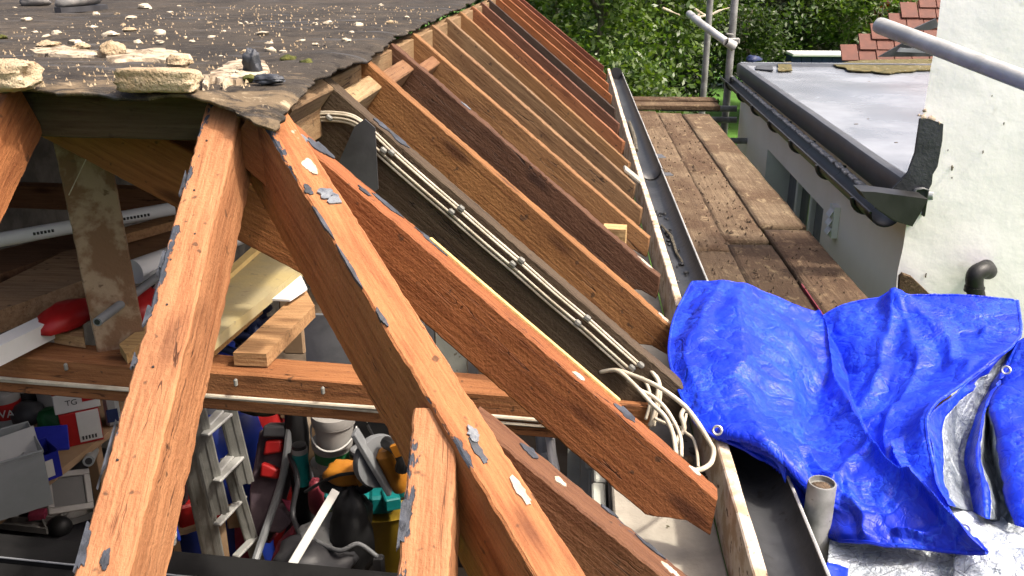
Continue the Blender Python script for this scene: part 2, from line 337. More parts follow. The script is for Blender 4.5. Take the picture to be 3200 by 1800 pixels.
M['concrete'] = m_mix('garage floor concrete', (.16, .12, .085), (.24, .19, .14), 3, .9, .5, .006)
M['block'] = m_mix('dark blockwork', (.09, .085, .075), (.16, .15, .13), 8, .9, .6, .006)
M['plate'] = m_mix('grey bedding board', (.3, .275, .23), (.4, .37, .31), 9, .85, .5, .003, speck=(.07, .06, .03), sscale=22, slo=.68, shi=.72)
M['red'] = m_mix('red plastic', (.3, .01, .01), (.36, .014, .014), 6, .4, .1); M['maroon'] = m_mix('maroon plastic', (.16, .02, .03), (.22, .03, .05), 6, .5, .1)
M['blue'] = m_mix('blue plastic', (.008, .028, .22), (.012, .035, .28), 6, .38, .1); M['bluebin'] = m_mix('deep blue plastic', (.01, .016, .24), (.016, .022, .3), 6, .35, .1)
M['green'] = m_mix('green plastic', (.01, .1, .03), (.02, .15, .05), 8, .5, .2); M['teal'] = m_mix('teal plastic', (.004, .15, .15), (.008, .19, .185), 6, .4, .1)
M['yellow'] = m_mix('yellow plastic', (.26, .17, .012), (.32, .21, .018), 6, .5, .1); M['orange'] = m_mix('orange tool plastic', (.4, .15, .015), (.46, .19, .02), 10, .45, .2)
M['card'] = m_mix('brown cardboard', (.28, .18, .1), (.34, .23, .14), 5, .85, .2); M['purple'] = m_mix('purple grey fabric', (.085, .06, .075), (.13, .095, .11), 14, .7, .3)
M['pinkfab'] = m_mix('dusky red fabric', (.3, .03, .07), (.36, .05, .1), 14, .7, .3); M['alu'] = m_mix('aluminium ladder', (.26, .26, .24), (.36, .36, .335), 10, .42, .2, .001, metal=.5, stretch=(1, 1, 8))
M['alubr'] = m_mix('bright aluminium rung', (.42, .42, .4), (.5, .5, .48), 10, .35, .2, .001, metal=.4); M['khaki'] = m_mix('dark camouflage fabric', (.02, .03, .015), (.07, .085, .045), 18, .85, .4)
M['ins'] = m_mix('yellow insulation board', (.44, .35, .16), (.36, .3, .17), 6, .85, .4, .003, speck=(.3, .24, .14), sscale=30); M['yel'] = m_mix('fresh yellow lath', (.75, .56, .22), (.66, .46, .18), 12, .7, .3)
M['paper'] = m_mix('printed paper label', (.5, .5, .48), (.56, .56, .54), 5, .6, 0); M['ink'] = NT('black ink').set(Base_Color=(.02, .02, .02), Roughness=.6).m
M['clear'] = m_mix('cloudy clear plastic', (.26, .28, .28), (.32, .34, .34), 5, .3, .1)
M['boot'] = m_mix('dusty boot leather', (.1, .1, .1), (.2, .19, .18), 16, .75, .5, .003)
M['brass'] = m_mix('steel eyelet', (.6, .6, .58), (.7, .7, .68), 10, .35, 0, metal=.8)
M['soil'] = m_mix('dirt', (.06, .04, .025), (.13, .09, .06), 20, .95, .8, .008)
M['bark'] = m_mix('tree bark', (.1, .085, .06), (.2, .18, .14), 10, .9, .8, .02, stretch=(4, 4, 1))
def m_leaf(name, c1, c2, tr=.35):
    t = NT(name); oi = t.n('ShaderNodeNewGeometry'); rp = oi.outputs['Random Per Island']; c = t.mix(1.0, t.mix(rp, c1, c2), (.66, .64, .52), 'MULTIPLY')
    t.set(Base_Color=c, Roughness=.42); t.b.inputs['Specular IOR Level'].default_value = .4
    tl = t.n('ShaderNodeBsdfTranslucent'); t.l(t.mix(1.0, c, (1.5, 1.6, .7), 'MULTIPLY'), tl.inputs[0]); ms = t.n('ShaderNodeMixShader'); ms.inputs[0].default_value = tr
    t.l(t.b.outputs[0], ms.inputs[1]); t.l(tl.outputs[0], ms.inputs[2]); t.l(ms.outputs[0], t.out.inputs[0]); return t.m
M['leaf_l'] = m_leaf('light green leaves', (.05, .11, .02), (.13, .2, .04)); M['leaf_m'] = m_leaf('mid green leaves', (.03, .07, .015), (.07, .12, .025))
M['leaf_d'] = m_leaf('dark green leaves', (.015, .035, .01), (.04, .07, .018), .2); M['leaf_o'] = m_leaf('olive leaves', (.05, .065, .02), (.1, .1, .035)); M['leaf_r'] = m_leaf('red leaves', (.16, .012, .02), (.3, .03, .03))
M['lawn'] = m_mix('lawn', (.045, .12, .012), (.075, .19, .02), .8, .9, .6, .02, speck=(.04, .08, .01), sscale=30)

# ------------------------------------------------------------------ ground
g = MB().grid([[(x, y, 0) for x in (-90, -20, 20, 90)] for y in (-30, 0, 30, 150)])
obj('lawn', g, M['lawn'], kind='structure')

# ------------------------------------------------------------------ garage shell
RS = math.radians(37.96)                                   # pitch of the open slopes
XT, ZT, XF, ZF = -.6, 2.96, .312, 2.25                     # slope head and foot
NSL = Vector((math.sin(RS), 0, math.cos(RS)))              # normal of the right-hand slope
gar = thing('garage', 'old flat topped garage with its sloping roof edges stripped bare', 'garage', (-1.1, 4.7, 0))
obj('floor', MB().box((-1.2, 4.7, .01), (3.0, 8.0, .05)), M['concrete'], gar)
obj('wall', MB().box((.2, 4.75, 1.045), (.2, 7.7, 2.09)), M['block'], gar)
obj('wall', MB().box((-2.75, 4.75, 1.465), (.2, 7.7, 2.93)), M['block'], gar)
obj('wall', MB().box((-1.2, 8.7, 1.05), (3.1, .2, 2.1)), M['block'], gar)
for i, y in enumerate((1.05, 2.35, 3.85, 5.6)):            # inner boards on the right wall
    pass
y = .92
k = 0
while y < 8.4:
    wd = .2 + .05*rng.random()
    obj('wall_board', MB().box((.085-.006*(k % 2), y+wd/2, 1.05), (.03, wd-.008, 2.06), bev=.004), M['clad'], gar); y += wd; k += 1
obj('wall_plate', MB().box((.208, 4.7, 2.106), (.205, 7.7, .03), bev=.004), M['plate'], gar)
# black up and over door track at the near end
bb = thing('door_header', 'black garage door header across the bottom left corner', 'garage door', (-1.2, 1.4, 1.8))
pa, pb = AZ(0, 1668, 2.0), AZ(1300, 1797, 2.0); dr = (pb-pa).normalized(); pa2 = pa-dr*1.2; pb2 = pb+dr*.4; nn = Vector((-dr.y, dr.x, 0))
obj('panel', MB().slab([pb2, pa2, pa2-nn*.075, pb2-nn*.075], (0, 0, .09)), M['blackmatt'], bb, sharp=30)
obj('panel', MB().slab([q-Vector((0, 0, .012)) for q in (pb2-nn*.079, pa2-nn*.079, pa2-nn*.6, pb2-nn*.6)], (0, 0, .08)), M['blackmatt'], bb, sharp=30)
obj('edge_glint', MB().tube([pa2-nn*.077+Vector((0, 0, .001)), pb2-nn*.077+Vector((0, 0, .001))], .0022, 6), M['grey'], bb)  # grey line painted in as the highlight along the panel edge

obj('door_leaf', MB().box((-1.27, 1.0, .93), (2.74, .05, 1.85)), M['blackmatt'], bb)
for k in range(6): obj('door_rib', MB().box((-1.27, .965, .2+.3*k), (2.7, .02, .03), bev=.004), M['blackmatt'], bb)

# ------------------------------------------------------------------ roof frame
fr = thing('roof_frame', 'stripped orange timber roof frame of rafters, hip, joist and posts', 'roof frame', (-.5, 3.5, 2.1))
ORANGE = (.5, .2, .075)
def timber(name, p0, p1, w, d, up=(0, 0, 1), color=ORANGE, mat='wood', wane=.003, cut0=0., cut1=0., parent=fr, label=None, ch=.0032, seat=0., **kw):
    p0, p1 = Vector(p0), Vector(p1); L = (p1-p0).length; F = frame_between(p0, p1, up); n = max(6, int(L/.012)); n = min(n, 110)
    c = ch; ring = [(-w/2, -d+c), (-w/2, -c), (-w/2+c, 0), (w/2-c, 0), (w/2, -c), (w/2, -d+c), (w/2-c, -d), (-w/2+c, -d)]
    sd_ = rng.random()*50; vs = []; fs = []
    for i in range(n+1):
        t = i/n; x = L*t
        for k, (yy, zz) in enumerate(ring):
            sgy = 1 if yy > 0 else -1; corner = (-1 if zz < -d/2 else 1)
            q = Vector((x*9, sgy*3.1+corner*1.7, sd_)); a = mnoise.noise(q)*wane*.45 + mnoise.noise(q*4.3)*wane*.5 + mnoise.noise(q*13)*wane*.5
            b = mnoise.noise(q+Vector((0, 9, 3)))*wane*.4 + mnoise.noise(q*9+Vector((5, 1, 3)))*wane*.45
            big = mnoise.noise(Vector((x*1.3, sd_, 2)))*wane*.8
            xx = x + (cut0*(-zz/d) if i == 0 else 0) + (cut1*(-zz/d) if i == n else 0)*(1 if not seat else .45)
            zz2 = zz + corner*b
            if seat and x > L-seat and zz < -d/2: zz2 += (x-(L-seat))*math.tan(RS)
            vs.append((xx, yy - sgy*abs(a)+big, zz2))
        if i: fs += [((i-1)*8+k, (i-1)*8+(k+1) % 8, i*8+(k+1) % 8, i*8+k) for k in range(8)]
    fs.append(tuple(range(8))); fs.append(tuple(n*8+k for k in range(8))[::-1])
    m = MB().add(vs, [f[::-1] for f in fs]); o = obj(name, m, M[mat], parent, F, sharp=30, color=color, label=label, **kw); fixn(o)
    o['_'] = 0; del o['_']; o_dim[o.name] = (F, L, w, d); return o
o_dim = {}
def flake(par, t, y, lx, ly, mat='bitumen', name='bitumen_patch', th=.002, side=None, seed=0, drape=True):
    """irregular patch of old coating lying on the upper face of a timber (or its front side)"""
    F, L, w, d = o_dim[par.name]; r = random.Random(seed+int(t*1000)); pts = []; n = 26; so_ = r.random()*40
    for i in range(n):
        a = 2*math.pi*i/n; k = .7+.5*mnoise.noise(Vector((math.cos(a)*1.2, math.sin(a)*1.2, so_)))+.22*mnoise.noise(Vector((math.cos(a)*4, math.sin(a)*4, so_))); px = t*L+math.cos(a)*lx*k; py = y+math.sin(a)*ly*k
        if side is None: py = max(-w/2-.002, min(w/2+.002, py)); pts.append(Vector((px, py, th)))
        else: pts.append(Vector((px, side*(w/2+.001+th), min(-.002, py-d/2))))
    if side is None: mb = MB().slab(pts, (0, 0, th+.004))
    else: mb = MB().slab(pts, (0, side*(th+.004), 0))
    return fixn(obj(name, mb, M[mat], par, F, sharp=25))
def slope_pt(x, y): return Vector((x, y, ZT-(x-XT)*math.tan(RS)))
RAFT = [  # name letter, y at head, y at foot (front upper edge), width, depth, colour, material, label
 (1.655, 1.425, .055, .118, (.350, .130, .048), 'wood', 'reddish rafter nearest the hip, foot on the grey wall plate'),
 (2.085, 1.85, .05, .135, (0.100, 0.073, 0.047), 'wood', 'dark brown rafter with white cables clipped along its face'),
 (2.51, 2.235, .05, .12, (0.360, 0.177, 0.065), 'wood_clean', 'orange brown rafter behind the one carrying cables'),
 (2.95, 2.655, .05, .115, (0.145, 0.071, 0.039), 'wood', 'dark rough hairy rafter with a pale block behind its foot'),
 (3.365, 3.075, .048, .115, (0.360, 0.195, 0.085), 'wood_clean', None),
 (3.83, 3.47, .048, .115, (0.310, 0.189, 0.098), 'wood_clean', None),
 (4.29, 3.89, .045, .115, (0.270, 0.177, 0.098), 'wood', None),
 (4.82, 4.33, .05, .115, (0.330, 0.183, 0.078), 'wood_clean', None),
 (5.40, 4.88, .05, .115, (0.340, 0.146, 0.065), 'wood_clean', None),
 (5.93, 5.45, .045, .115, (0.170, 0.076, 0.046), 'wood', None),
 (6.42, 6.02, .045, .115, (0.060, 0.039, 0.029), 'wood', 'almost black rafter far along the row'),
 (6.97, 6.66, .045, .115, (0.330, 0.122, 0.039), 'wood_clean', None),
 (7.57, 7.3, .045, .115, (0.340, 0.122, 0.039), 'wood_clean', None),
 (8.2, 7.95, .045, .115, (0.280, 0.091, 0.033), 'wood', None),
 (8.63, 8.6, .045, .115, (0.200, 0.061, 0.033), 'wood', 'last dark red rafter against the trees')]
rafters = []
for i, (yh, yf, rw, rd, col, mt, lb) in enumerate(RAFT):
    sl = (yf-yh)/.9; a = slope_pt(-.582, yh+.018*sl+rw/2); b = slope_pt(.288, yh+.888*sl+rw/2)
    if i == 0: b = slope_pt(.287, yh+.887*sl+rw/2)
    o = timber('rafter', a, b, rw, rd, NSL, col, mt, wane=.004 if i != 3 else .007, cut1=.085, seat=.07, label=lb); rafters.append(o)
rn, rm, rl, rk = rafters[:4]
# yellow lath and scraps left on the first two rafters
F, L, wd, dd = o_dim[rn.name]
pts = [Vector((x, wd/2-.004+.002*math.sin(x*9), -.002)) for x in np.linspace(L*.36, L*.78, 14)]
m = MB()
for i in range(13): m.box((pts[i]+pts[i+1])/2+Vector((0, 0, .004)), ((pts[i+1]-pts[i]).length+.004, .008, .008), bev=.002)
obj('lath', m, M['yel'], rn, F, label='yellow lath along the top edge')
flake(rn, .12, .01, .04, .03, seed=3); flake(rn, .085, -.012, .03, .02, 'silverpaint', 'paint_lump', seed=4); flake(rn, .27, .012, .05, .012, seed=5); flake(rn, .23, -.012, .022, .01, seed=6)
flake(rn, .36, .02, .06, .012, seed=7); flake(rn, .8, .0, .03, .02, seed=8); flake(rn, .7, -.012, .02, .012, 'plaster', 'plaster_smear', seed=2, th=.001); flake(rn, .95, .01, .02, .012, 'plaster', 'plaster_smear', seed=9, th=.001)
flake(rk, .28, 0, .03, .014, 'silverpaint', 'paint_lump', seed=1); flake(rl, .97, .0, .03, .02, 'plaster', 'plaster_smear', seed=5, th=.002); flake(rk, .94, .0, .04, .02, 'plaster', 'plaster_smear', seed=6, th=.002)
flake(rm, .2, 0, .05, .02, seed=11, th=.002); flake(rm, .16, 0, .03, .02, seed=12, th=.002)
# hip, jacks and the near slope
h1 = AP(1690, 1700, (XT, 0, ZT), NSL); h0 = Vector((-.575, 1.677, 2.938)); hd = (h1-h0)
hip = timber('hip_rafter', h0, h0+hd*1.28, .062, .17, (0, 0, 1), (.52, .225, .095), 'wood_tar', wane=.005, label='hip rafter running down to the near corner')
for (t, y, a, b, mt, nm, sd_) in ((.215, .008, .02, .02, 'silverpaint', 'paint_lump', 1), (.23, .014, .016, .018, 'silverpaint', 'paint_lump', 2), (.155, .006, .03, .014, 'plaster', 'plaster_smear', 3),
        (.2, -.02, .02, .01, 'bitumen', 'bitumen_patch', 4), (.27, -.028, .06, .004, 'bitumen', 'bitumen_patch', 5), (.36, -.028, .07, .004, 'bitumen', 'bitumen_patch', 6), (.45, -.027, .03, .006, 'bitumen', 'bitumen_patch', 7), (.64, .0, .016, .013, 'silverpaint', 'paint_lump', 8), (.66, -.006, .03, .009, 'bitumen', 'bitumen_patch', 9), (.72, .016, .03, .01, 'plaster', 'plaster_smear', 10)):
    flake(hip, t, y, a, b, mt, nm, seed=sd_, th=.002 if mt != 'silverpaint' else .004)
NP_ = math.radians(30); nsl2 = Vector((0, -math.sin(NP_), math.cos(NP_)))
def near_pt(x, y): return Vector((x, y, 2.96-(1.72-y)*math.tan(NP_)))
def AN(u, v): return AP(u, v, (0, 1.72, 2.96), nsl2)
l0, l1 = AN(695, 345), AN(320, 1800); ld = (l1-l0).normalized()
lt = timber('jack_rafter', l0-ld*.05, l1+ld*.3, .072, .115, nsl2, (.55, .27, .135), 'wood_tar', wane=.005, label='thick sunlit rafter in the left foreground')
for (t, y, a, b, sd_) in ((.2, -.038, .04, .008, 1), (.34, -.038, .04, .007, 2), (.43, -.036, .03, .012, 3), (.5, -.038, .02, .008, 4), (.73, -.036, .045, .012, 5), (.745, -.002, .02, .008, 6), (.62, -.039, .06, .005, 7), (.9, -.039, .06, .005, 8)):
    flake(lt, t, y, a, b, seed=sd_, th=.0025)
for t in (.13, .2, .28, .33, .41, .55, .6): 
    F, L, wd, dd = o_dim[lt.name]
    obj('nail_hole', MB().lathe((L*(t+.04*math.sin(t*77)), .022*math.sin(t*91), -.0045), [(.002, 0), (.002, .0056)], 8), M['black'], lt, F)
k0, k1 = AN(1362, 1268), AN(1318, 1800); kd = (k1-k0).normalized()
jk = timber('jack_rafter', k0-Vector((0, 0, .004)), k1+kd*.3, .066, .11, nsl2, (.55, .27, .135), 'wood_tar', wane=.004, cut0=.0, label='short rafter meeting the left side of the hip')
flake(jk, .3, -.03, .03, .016, seed=1); flake(jk, .34, -.034, .03, .012, seed=2); flake(jk, .62, -.03, .035, .014, seed=3)
lj = timber('jack_rafter', near_pt(-1.15, 1.74), near_pt(-1.05, .7), .09, .13, nsl2, (.5, .2, .075), 'wood', wane=.004, label='rafter cut off by the left picture edge')
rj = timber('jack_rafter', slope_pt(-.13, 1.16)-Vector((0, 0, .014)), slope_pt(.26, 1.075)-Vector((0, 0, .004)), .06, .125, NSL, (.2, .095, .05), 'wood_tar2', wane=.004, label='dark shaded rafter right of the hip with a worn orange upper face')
F, L, wd, dd = o_dim[rj.name]
flake(rj, .2, .012, .022, .014, seed=1); flake(rj, .32, .0, .016, .01, 'plaster', 'plaster_smear', seed=2, th=.001); flake(rj, .66, .02, .03, .008, seed=3); flake(rj, .74, .004, .018, .014, 'plaster', 'plaster_smear', seed=4, th=.001); flake(rj, .5, .024, .022, .006, seed=6)
# ring beams under the felt, posts, brace, tie joist
timber('ring_beam', (-2.6, 1.93, 2.945), (-.69, 1.80, 2.945), .06, .092, (0, 0, 1), (.13, .1, .065), 'wood', wane=.003, label='dark beam under the felt edge')
timber('ring_beam', (-.615, 1.78, 2.93), (-.615, 8.6, 2.93), .06, .12, (0, 0, 1), (.33, .23, .13), 'wood_clean', wane=.002)
timber('brace', (-1.19, 2.03, 2.95), (-.56, 1.98, 2.63), .05, .145, (0, 0, 1), (.47, .185, .07), 'wood', wane=.003, label='sloping orange board behind the post')
pst = timber('post', (-1.275, 2.115, 2.86), (-1.245, 2.1, 2.235), .105, .12, Matrix.Rotation(math.radians(-62), 3, 'Z') @ Vector((0, -1, 0)), (.34, .22, .13), 'postwood', wane=.004, label='upright post flecked with old plaster')
fl = []
for t, y, a, b, sd_ in ((.62, -.01, .11, .03, 1), (.86, 0, .1, .035, 2), (.4, .01, .05, .025, 4)): flake(pst, t, y, a, b, 'plaster', 'plaster_smear', seed=sd_, th=.0012)
ja, jb = Vector((-2.62, 2.19, 2.24)), Vector((.2, 1.9, 2.24))
jst = timber('tie_joist', ja, jb, .105, .105, (0, 0, 1), (.44, .2, .085), 'wood_clean', wane=.002, label='long joist crossing the garage below the rafters')
for yy in (3.7, 5.2, 6.8): timber('tie_joist', (-2.62, yy+.15, 2.24), (.2, yy, 2.24), .08, .105, (0, 0, 1), (.3, .16, .08), 'wood_clean')
# cable clipped along the joist
F, L, wd, dd = o_dim[jst.name]
cb = thing('joist_cable', 'flat grey cable clipped along the front of the joist', 'cable', (-1.2, 2.0, 2.18))
yf = -wd/2-.006
path = [F @ Vector((x, yf-.001*math.sin(x*7), -.06+.004*math.sin(x*3.1))) for x in np.linspace(.4, L-.1, 40)]
obj('sheath', MB().tube(path, .0055, 8), M['cable'], cb)
path = [F @ Vector((x, yf-.002*math.sin(x*5), -.068+.003*math.sin(x*4.1+1))) for x in np.linspace(.4, L-.1, 40)]
obj('sheath', MB().tube(path, .004, 8), M['cable'], cb)
for u in (208, 738, 1010, 1725):
    q = AP(u, 1145+(u-208)*.092, F @ Vector((0, yf, 0)), (F.to_3x3() @ Vector((0, 1, 0)))); obj('clip', MB().box(q+Vector((0, -.003, 0)), (.009, .01, .02), bev=.003), M['clip'], cb)
# noggings and packers between the rafters
timber('nogging', slope_pt(-.57, 1.75)+Vector((0, 0, -.0)), slope_pt(-.57, 2.07), .05, .1, NSL, (.28, .2, .12), 'wood_clean', wane=.002)
timber('nogging', slope_pt(-.545, 2.15)+Vector((0, 0, -.03)), slope_pt(-.545, 2.49)+Vector((0, 0, -.03)), .05, .1, NSL, (.5, .38, .22), 'wood_clean', wane=.002, label='pale block between two rafters near the roof edge')
timber('nogging', slope_pt(-.53, 2.58)+Vector((0, 0, -.02)), slope_pt(-.53, 2.93)+Vector((0, 0, -.02)), .05, .1, NSL, (.3, .17, .09), 'wood_clean', wane=.002)
timber('nogging', slope_pt(-.5, 3.01)+Vector((0, 0, -.02)), slope_pt(-.5, 3.35)+Vector((0, 0, -.02)), .04, .1, NSL, (.3, .16, .08), 'wood_clean', wane=.002)
a = AY(1905, 705, 2.86); timber('packer', a+Vector((-.02, .0, 0)), a+Vector((.055, -.01, 0)), .06, .075, (0, 0, 1), (.72, .52, .26), 'wood_clean', wane=.001, label='cut end of a pale timber block')
obj('bracket_plate', MB().box(AY(1975, 545, 4.0), (.09, .1, .012), Ry(RS), bev=.002), M['plate'], fr)
# fascia
fas = timber('fascia', (.3245, .62, ZF+.012), (.3245, 8.5, ZF+.012), .025, .15, (0, 0, 1), (1, 1, 1), 'fascia', wane=.004, label='flaking white fascia board along the eaves', ch=.003)
# black felt tongue hanging between the first two rafters
pts = [AY(*q, 1.99) for q in ((1108, 395), (1140, 372), (1172, 400), (1182, 590), (1130, 640), (1035, 560))]
obj('felt_tongue', MB().slab(pts, (0, -.004, 0)), M['dkgrey'], fr, label='black felt tongue hanging over the cables'); fixn(bpy.data.objects['felt_tongue'])

# ------------------------------------------------------------------ flat roof of felt
ro = thing('flat_roof', 'worn grey felt on the flat garage top with torn edges', 'roof', (-1.9, 5, 2.95))
def Xe(y):
    b = -.625+.1*math.exp(-max(0, y-2)/1.4)+.03*mnoise.noise(Vector((y*2.1, 3, 1)))+.022*mnoise.noise(Vector((y*7, 1, 1)))+.014*mnoise.noise(Vector((y*24, 1, 1)))+.008*mnoise.noise(Vector((y*60, 1, 1)))
    if y < 2.6: b += .03*math.exp(-((y-2.28)/.2)**2) - .025*math.exp(-((y-2.6)/.08)**2)-.02*math.exp(-((y-1.85)/.1)**2)
    return b
def Yn(x): return 1.64-.155*(max(x, -1.6)+.705)-.05*math.exp(-((x+.55)/.08)**2)+.012*mnoise.noise(Vector((x*6, 5, 0)))+.016*mnoise.noise(Vector((x*19, 2, 0)))+.012*mnoise.noise(Vector((x*50, 2, 0)))
nx, ny = 110, 150; P = []
for j in range(ny+1):
    t = (j/ny)**2.2; row = []
    for i in range(nx+1):
        s_ = 1-(1-i/nx)**1.7; x0 = -3.6+(Xe(1.66+7.1*t)+3.6)*s_; yn = Yn(x0); y = yn+(8.85-yn)*t; x = -3.6+(Xe(y)+3.6)*s_
        z = 2.972+.006*N3((x, y, 0), 3)+.004*N3((x, y, 4), 11)
        dx = Xe(y)-x; dy = y-yn
        z -= .018*math.exp(-dx/.02)*(.6+.8*mnoise.noise(Vector((y*8, 0, 5)))) + .012*math.exp(-dy/.02)*(.8+mnoise.noise(Vector((x*9, 0, 5))))
        cr = math.exp(-(dx/.11)**2-(dy/.1)**2); z -= .04*cr
        z += .012*math.exp(-((x+.63)/.09)**2-((y-2.25)/.2)**2)
        row.append((x, y, z))
    P.append(row)
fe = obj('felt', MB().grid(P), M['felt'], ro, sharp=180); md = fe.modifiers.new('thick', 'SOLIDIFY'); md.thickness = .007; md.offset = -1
for k in range(16):
    y0 = 1.86+k*.43; obj('deck_board', MB().box((-2.15, y0+.21, 2.953), (2.86, .42, .014)), M['board'], ro, color=(.8, .8, .8))
def lump(c, size, seed, rough=.35, n=10, m=7, sq=3.0, rot=0., tilt=0.):
    """rough stone: superellipsoid broken up with noise"""
    mb = MB(); vs = []; fs = []; R = Rz(rot) @ Rx(tilt)
    for j in range(m+1):
        ph = math.pi*j/m-math.pi/2
        for i in range(n):
            th = 2*math.pi*i/n; d = Vector((math.cos(ph)*math.cos(th), math.cos(ph)*math.sin(th), math.sin(ph)))
            k = (abs(d.x)**sq+abs(d.y)**sq+abs(d.z)**sq)**(-1/sq); q = d*k
            q *= 1+rough*mnoise.noise(q*1.3+Vector((seed, 0, 0)))+rough*.5*mnoise.noise(q*3.1+Vector((0, seed, 0)))
            if n > 20: q *= 1+.05*mnoise.noise(q*7+Vector((seed, 2, 0)))+.03*mnoise.noise(q*15+Vector((seed, 2, 0)))
            vs.append(R @ Vector((q.x*size[0]/2, q.y*size[1]/2, q.z*size[2]/2)) + Vector(c))
    for j in range(m):
        for i in range(n): fs.append((j*n+i, j*n+(i+1) % n, (j+1)*n+(i+1) % n, (j+1)*n+i))
    return mb.add(vs, fs)
ZR = 2.972
def onroof(u, v): return AZ(u, v, ZR)
BIG = [((497, 279), (.15, .055, .042), .12, 'mortar_block', 'long rectangular mortar block on the felt edge', 9), ((18, 272), (.12, .07, .052), .3, 'mortar_block', 'broken mortar block at the left end of the felt edge', 7),
       ((355, 182), (.07, .06, .042), .4, 'mortar_chunk', 'pointed tan mortar chunk behind the long block', 2.2), 
       ((560, 212), (.06, .045, .03), .4, 'mortar_chunk', 'small tan chunk on top of the pale smear', 2.2), ((792, 238), (.036, .03, .06), .4, 'slate_shard', 'dark upright shard near the felt corner', 2.0),
       ((150, 152), (.06, .05, .022), .4, 'mortar_chunk', 'rounded chunk at the left of the felt', 2.2),
       ((255, 158), (.045, .04, .02), .4, 'mortar_chunk', 'second rounded chunk left of the pointed one', 2.2), ((845, 262), (.06, .03, .02), .4, 'slate_shard', 'dark flake beside the upright shard', 2.2)]
for k, ((u, v), sz, ro_, nm, lb, sq) in enumerate(BIG):
    c = onroof(u, v)+Vector((0, 0, sz[2]*.42)); mt = 'mortar' if 'shard' not in nm else 'bitumen'
    obj(nm, lump(c, sz, k*3.7+1, ro_, 36, 22, sq, rot=-.1), M[mt], sharp=60, label=lb, cat='rubble')
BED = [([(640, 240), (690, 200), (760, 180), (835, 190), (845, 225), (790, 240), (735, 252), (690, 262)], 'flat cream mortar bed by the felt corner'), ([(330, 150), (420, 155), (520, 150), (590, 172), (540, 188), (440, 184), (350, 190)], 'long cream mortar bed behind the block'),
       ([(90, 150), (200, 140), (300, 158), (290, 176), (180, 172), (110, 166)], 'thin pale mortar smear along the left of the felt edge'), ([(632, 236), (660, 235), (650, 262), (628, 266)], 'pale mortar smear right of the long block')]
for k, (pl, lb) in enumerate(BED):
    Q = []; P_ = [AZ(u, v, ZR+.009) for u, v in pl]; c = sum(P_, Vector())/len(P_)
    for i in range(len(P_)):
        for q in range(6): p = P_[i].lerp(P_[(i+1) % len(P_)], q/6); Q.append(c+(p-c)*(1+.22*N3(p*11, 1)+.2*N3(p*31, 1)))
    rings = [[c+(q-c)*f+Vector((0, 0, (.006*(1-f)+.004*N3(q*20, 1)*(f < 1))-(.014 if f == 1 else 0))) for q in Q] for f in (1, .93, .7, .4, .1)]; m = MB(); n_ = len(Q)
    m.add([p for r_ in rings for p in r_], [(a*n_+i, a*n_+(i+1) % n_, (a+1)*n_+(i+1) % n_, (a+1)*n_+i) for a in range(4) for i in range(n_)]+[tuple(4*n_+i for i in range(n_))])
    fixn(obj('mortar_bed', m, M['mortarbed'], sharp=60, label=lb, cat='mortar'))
# loose grit nobody could count
m = MB()
for k in range(1100):
    y = 1.68+3.2*rng.random()**1.6; x = -.62-1.3*rng.random(); x = max(x, -.5-.75*y); s_ = rng.uniform(.001, .003)*(1+.2*y); z = ZR+.004
    if x > Xe(y)-.03: continue
    a = rng.random()*6.3; vs = [(x+s_*math.cos(a+q*2.1), y+s_*math.sin(a+q*2.1)*1.2, z-.004) for q in range(3)]+[(x, y, z+s_*.8)]
    m.add(vs, [(0, 1, 3), (1, 2, 3), (2, 0, 3)])
obj('loose_grit', m, M['mortar'], sharp=0, label='fine mortar grit strewn over the felt', cat='grit', kind='stuff')
CR = [(455, 28, 34), (410, 58, 28), (405, 97, 32), (498, 108, 30), (350, 112, 38), (255, 140, 22), (290, 88, 24), (300, 46, 18), (365, 45, 14), (178, 105, 22), (145, 118, 22), (75, 92, 14), (85, 66, 26), (20, 62, 8), (50, 47, 8), (46, 25, 10),
      (820, 110, 30), (785, 76, 12), (770, 72, 10), (752, 75, 10), (655, 74, 16), (660, 118, 18), (600, 130, 14), (580, 118, 10), (500, 133, 20), (430, 133, 18), (385, 80, 14), (240, 138, 30), (225, 88, 10), (110, 103, 16), (842, 137, 20),
      (945, 128, 14), (930, 131, 12), (1025, 76, 22), (1050, 88, 10), (1120, 82, 24), (1083, 130, 22), (985, 77, 14), (1220, 72, 20), (1270, 57, 14), (1190, 18, 14), (1098, 104, 16), (990, 62, 8), (880, 70, 12), (940, 27, 10), (700, 100, 12), (530, 40, 14), (560, 20, 10), (985, 140, 16), (845, 160, 24), (770, 165, 26), (885, 165, 22), (690, 178, 14), (1105, 55, 10)]
for k, (u, v, px) in enumerate(CR):
    c = onroof(u, v); dep = (c-_C).dot(_fw); s_ = px*dep/FPX*1.15
    brown = k % 6 == 2
    obj('mortar_crumb', lump(c+Vector((0, 0, s_*.12)), (s_, s_*1.1, s_*(.35+.3*rng.random())), k*1.9, .6, 9, 6, 2.2, rot=rng.random()*6), M['mortar' if brown else 'crumb'], sharp=50,
        label='small pale mortar crumb scattered on the grey felt', cat='rubble', group='mortar crumbs on the felt')
for k, (u, v, px) in enumerate(((10, 122, 30), (905, 195, 60), (960, 205, 40), (780, 255, 34))):
    c = onroof(u, v); s_ = px*1.9/FPX*1.2
    obj('moss_tuft', lump(c+Vector((0, 0, .006)), (s_, s_, s_*.5), k+40, .7, 14, 9, 2), M['rust'], sharp=180, label=['green moss tuft at the left edge of the felt', 'dark moss clump on the felt near the corner', 'mossy crack beside the torn felt corner', 'olive moss beside the upright shard'][k], cat='moss')
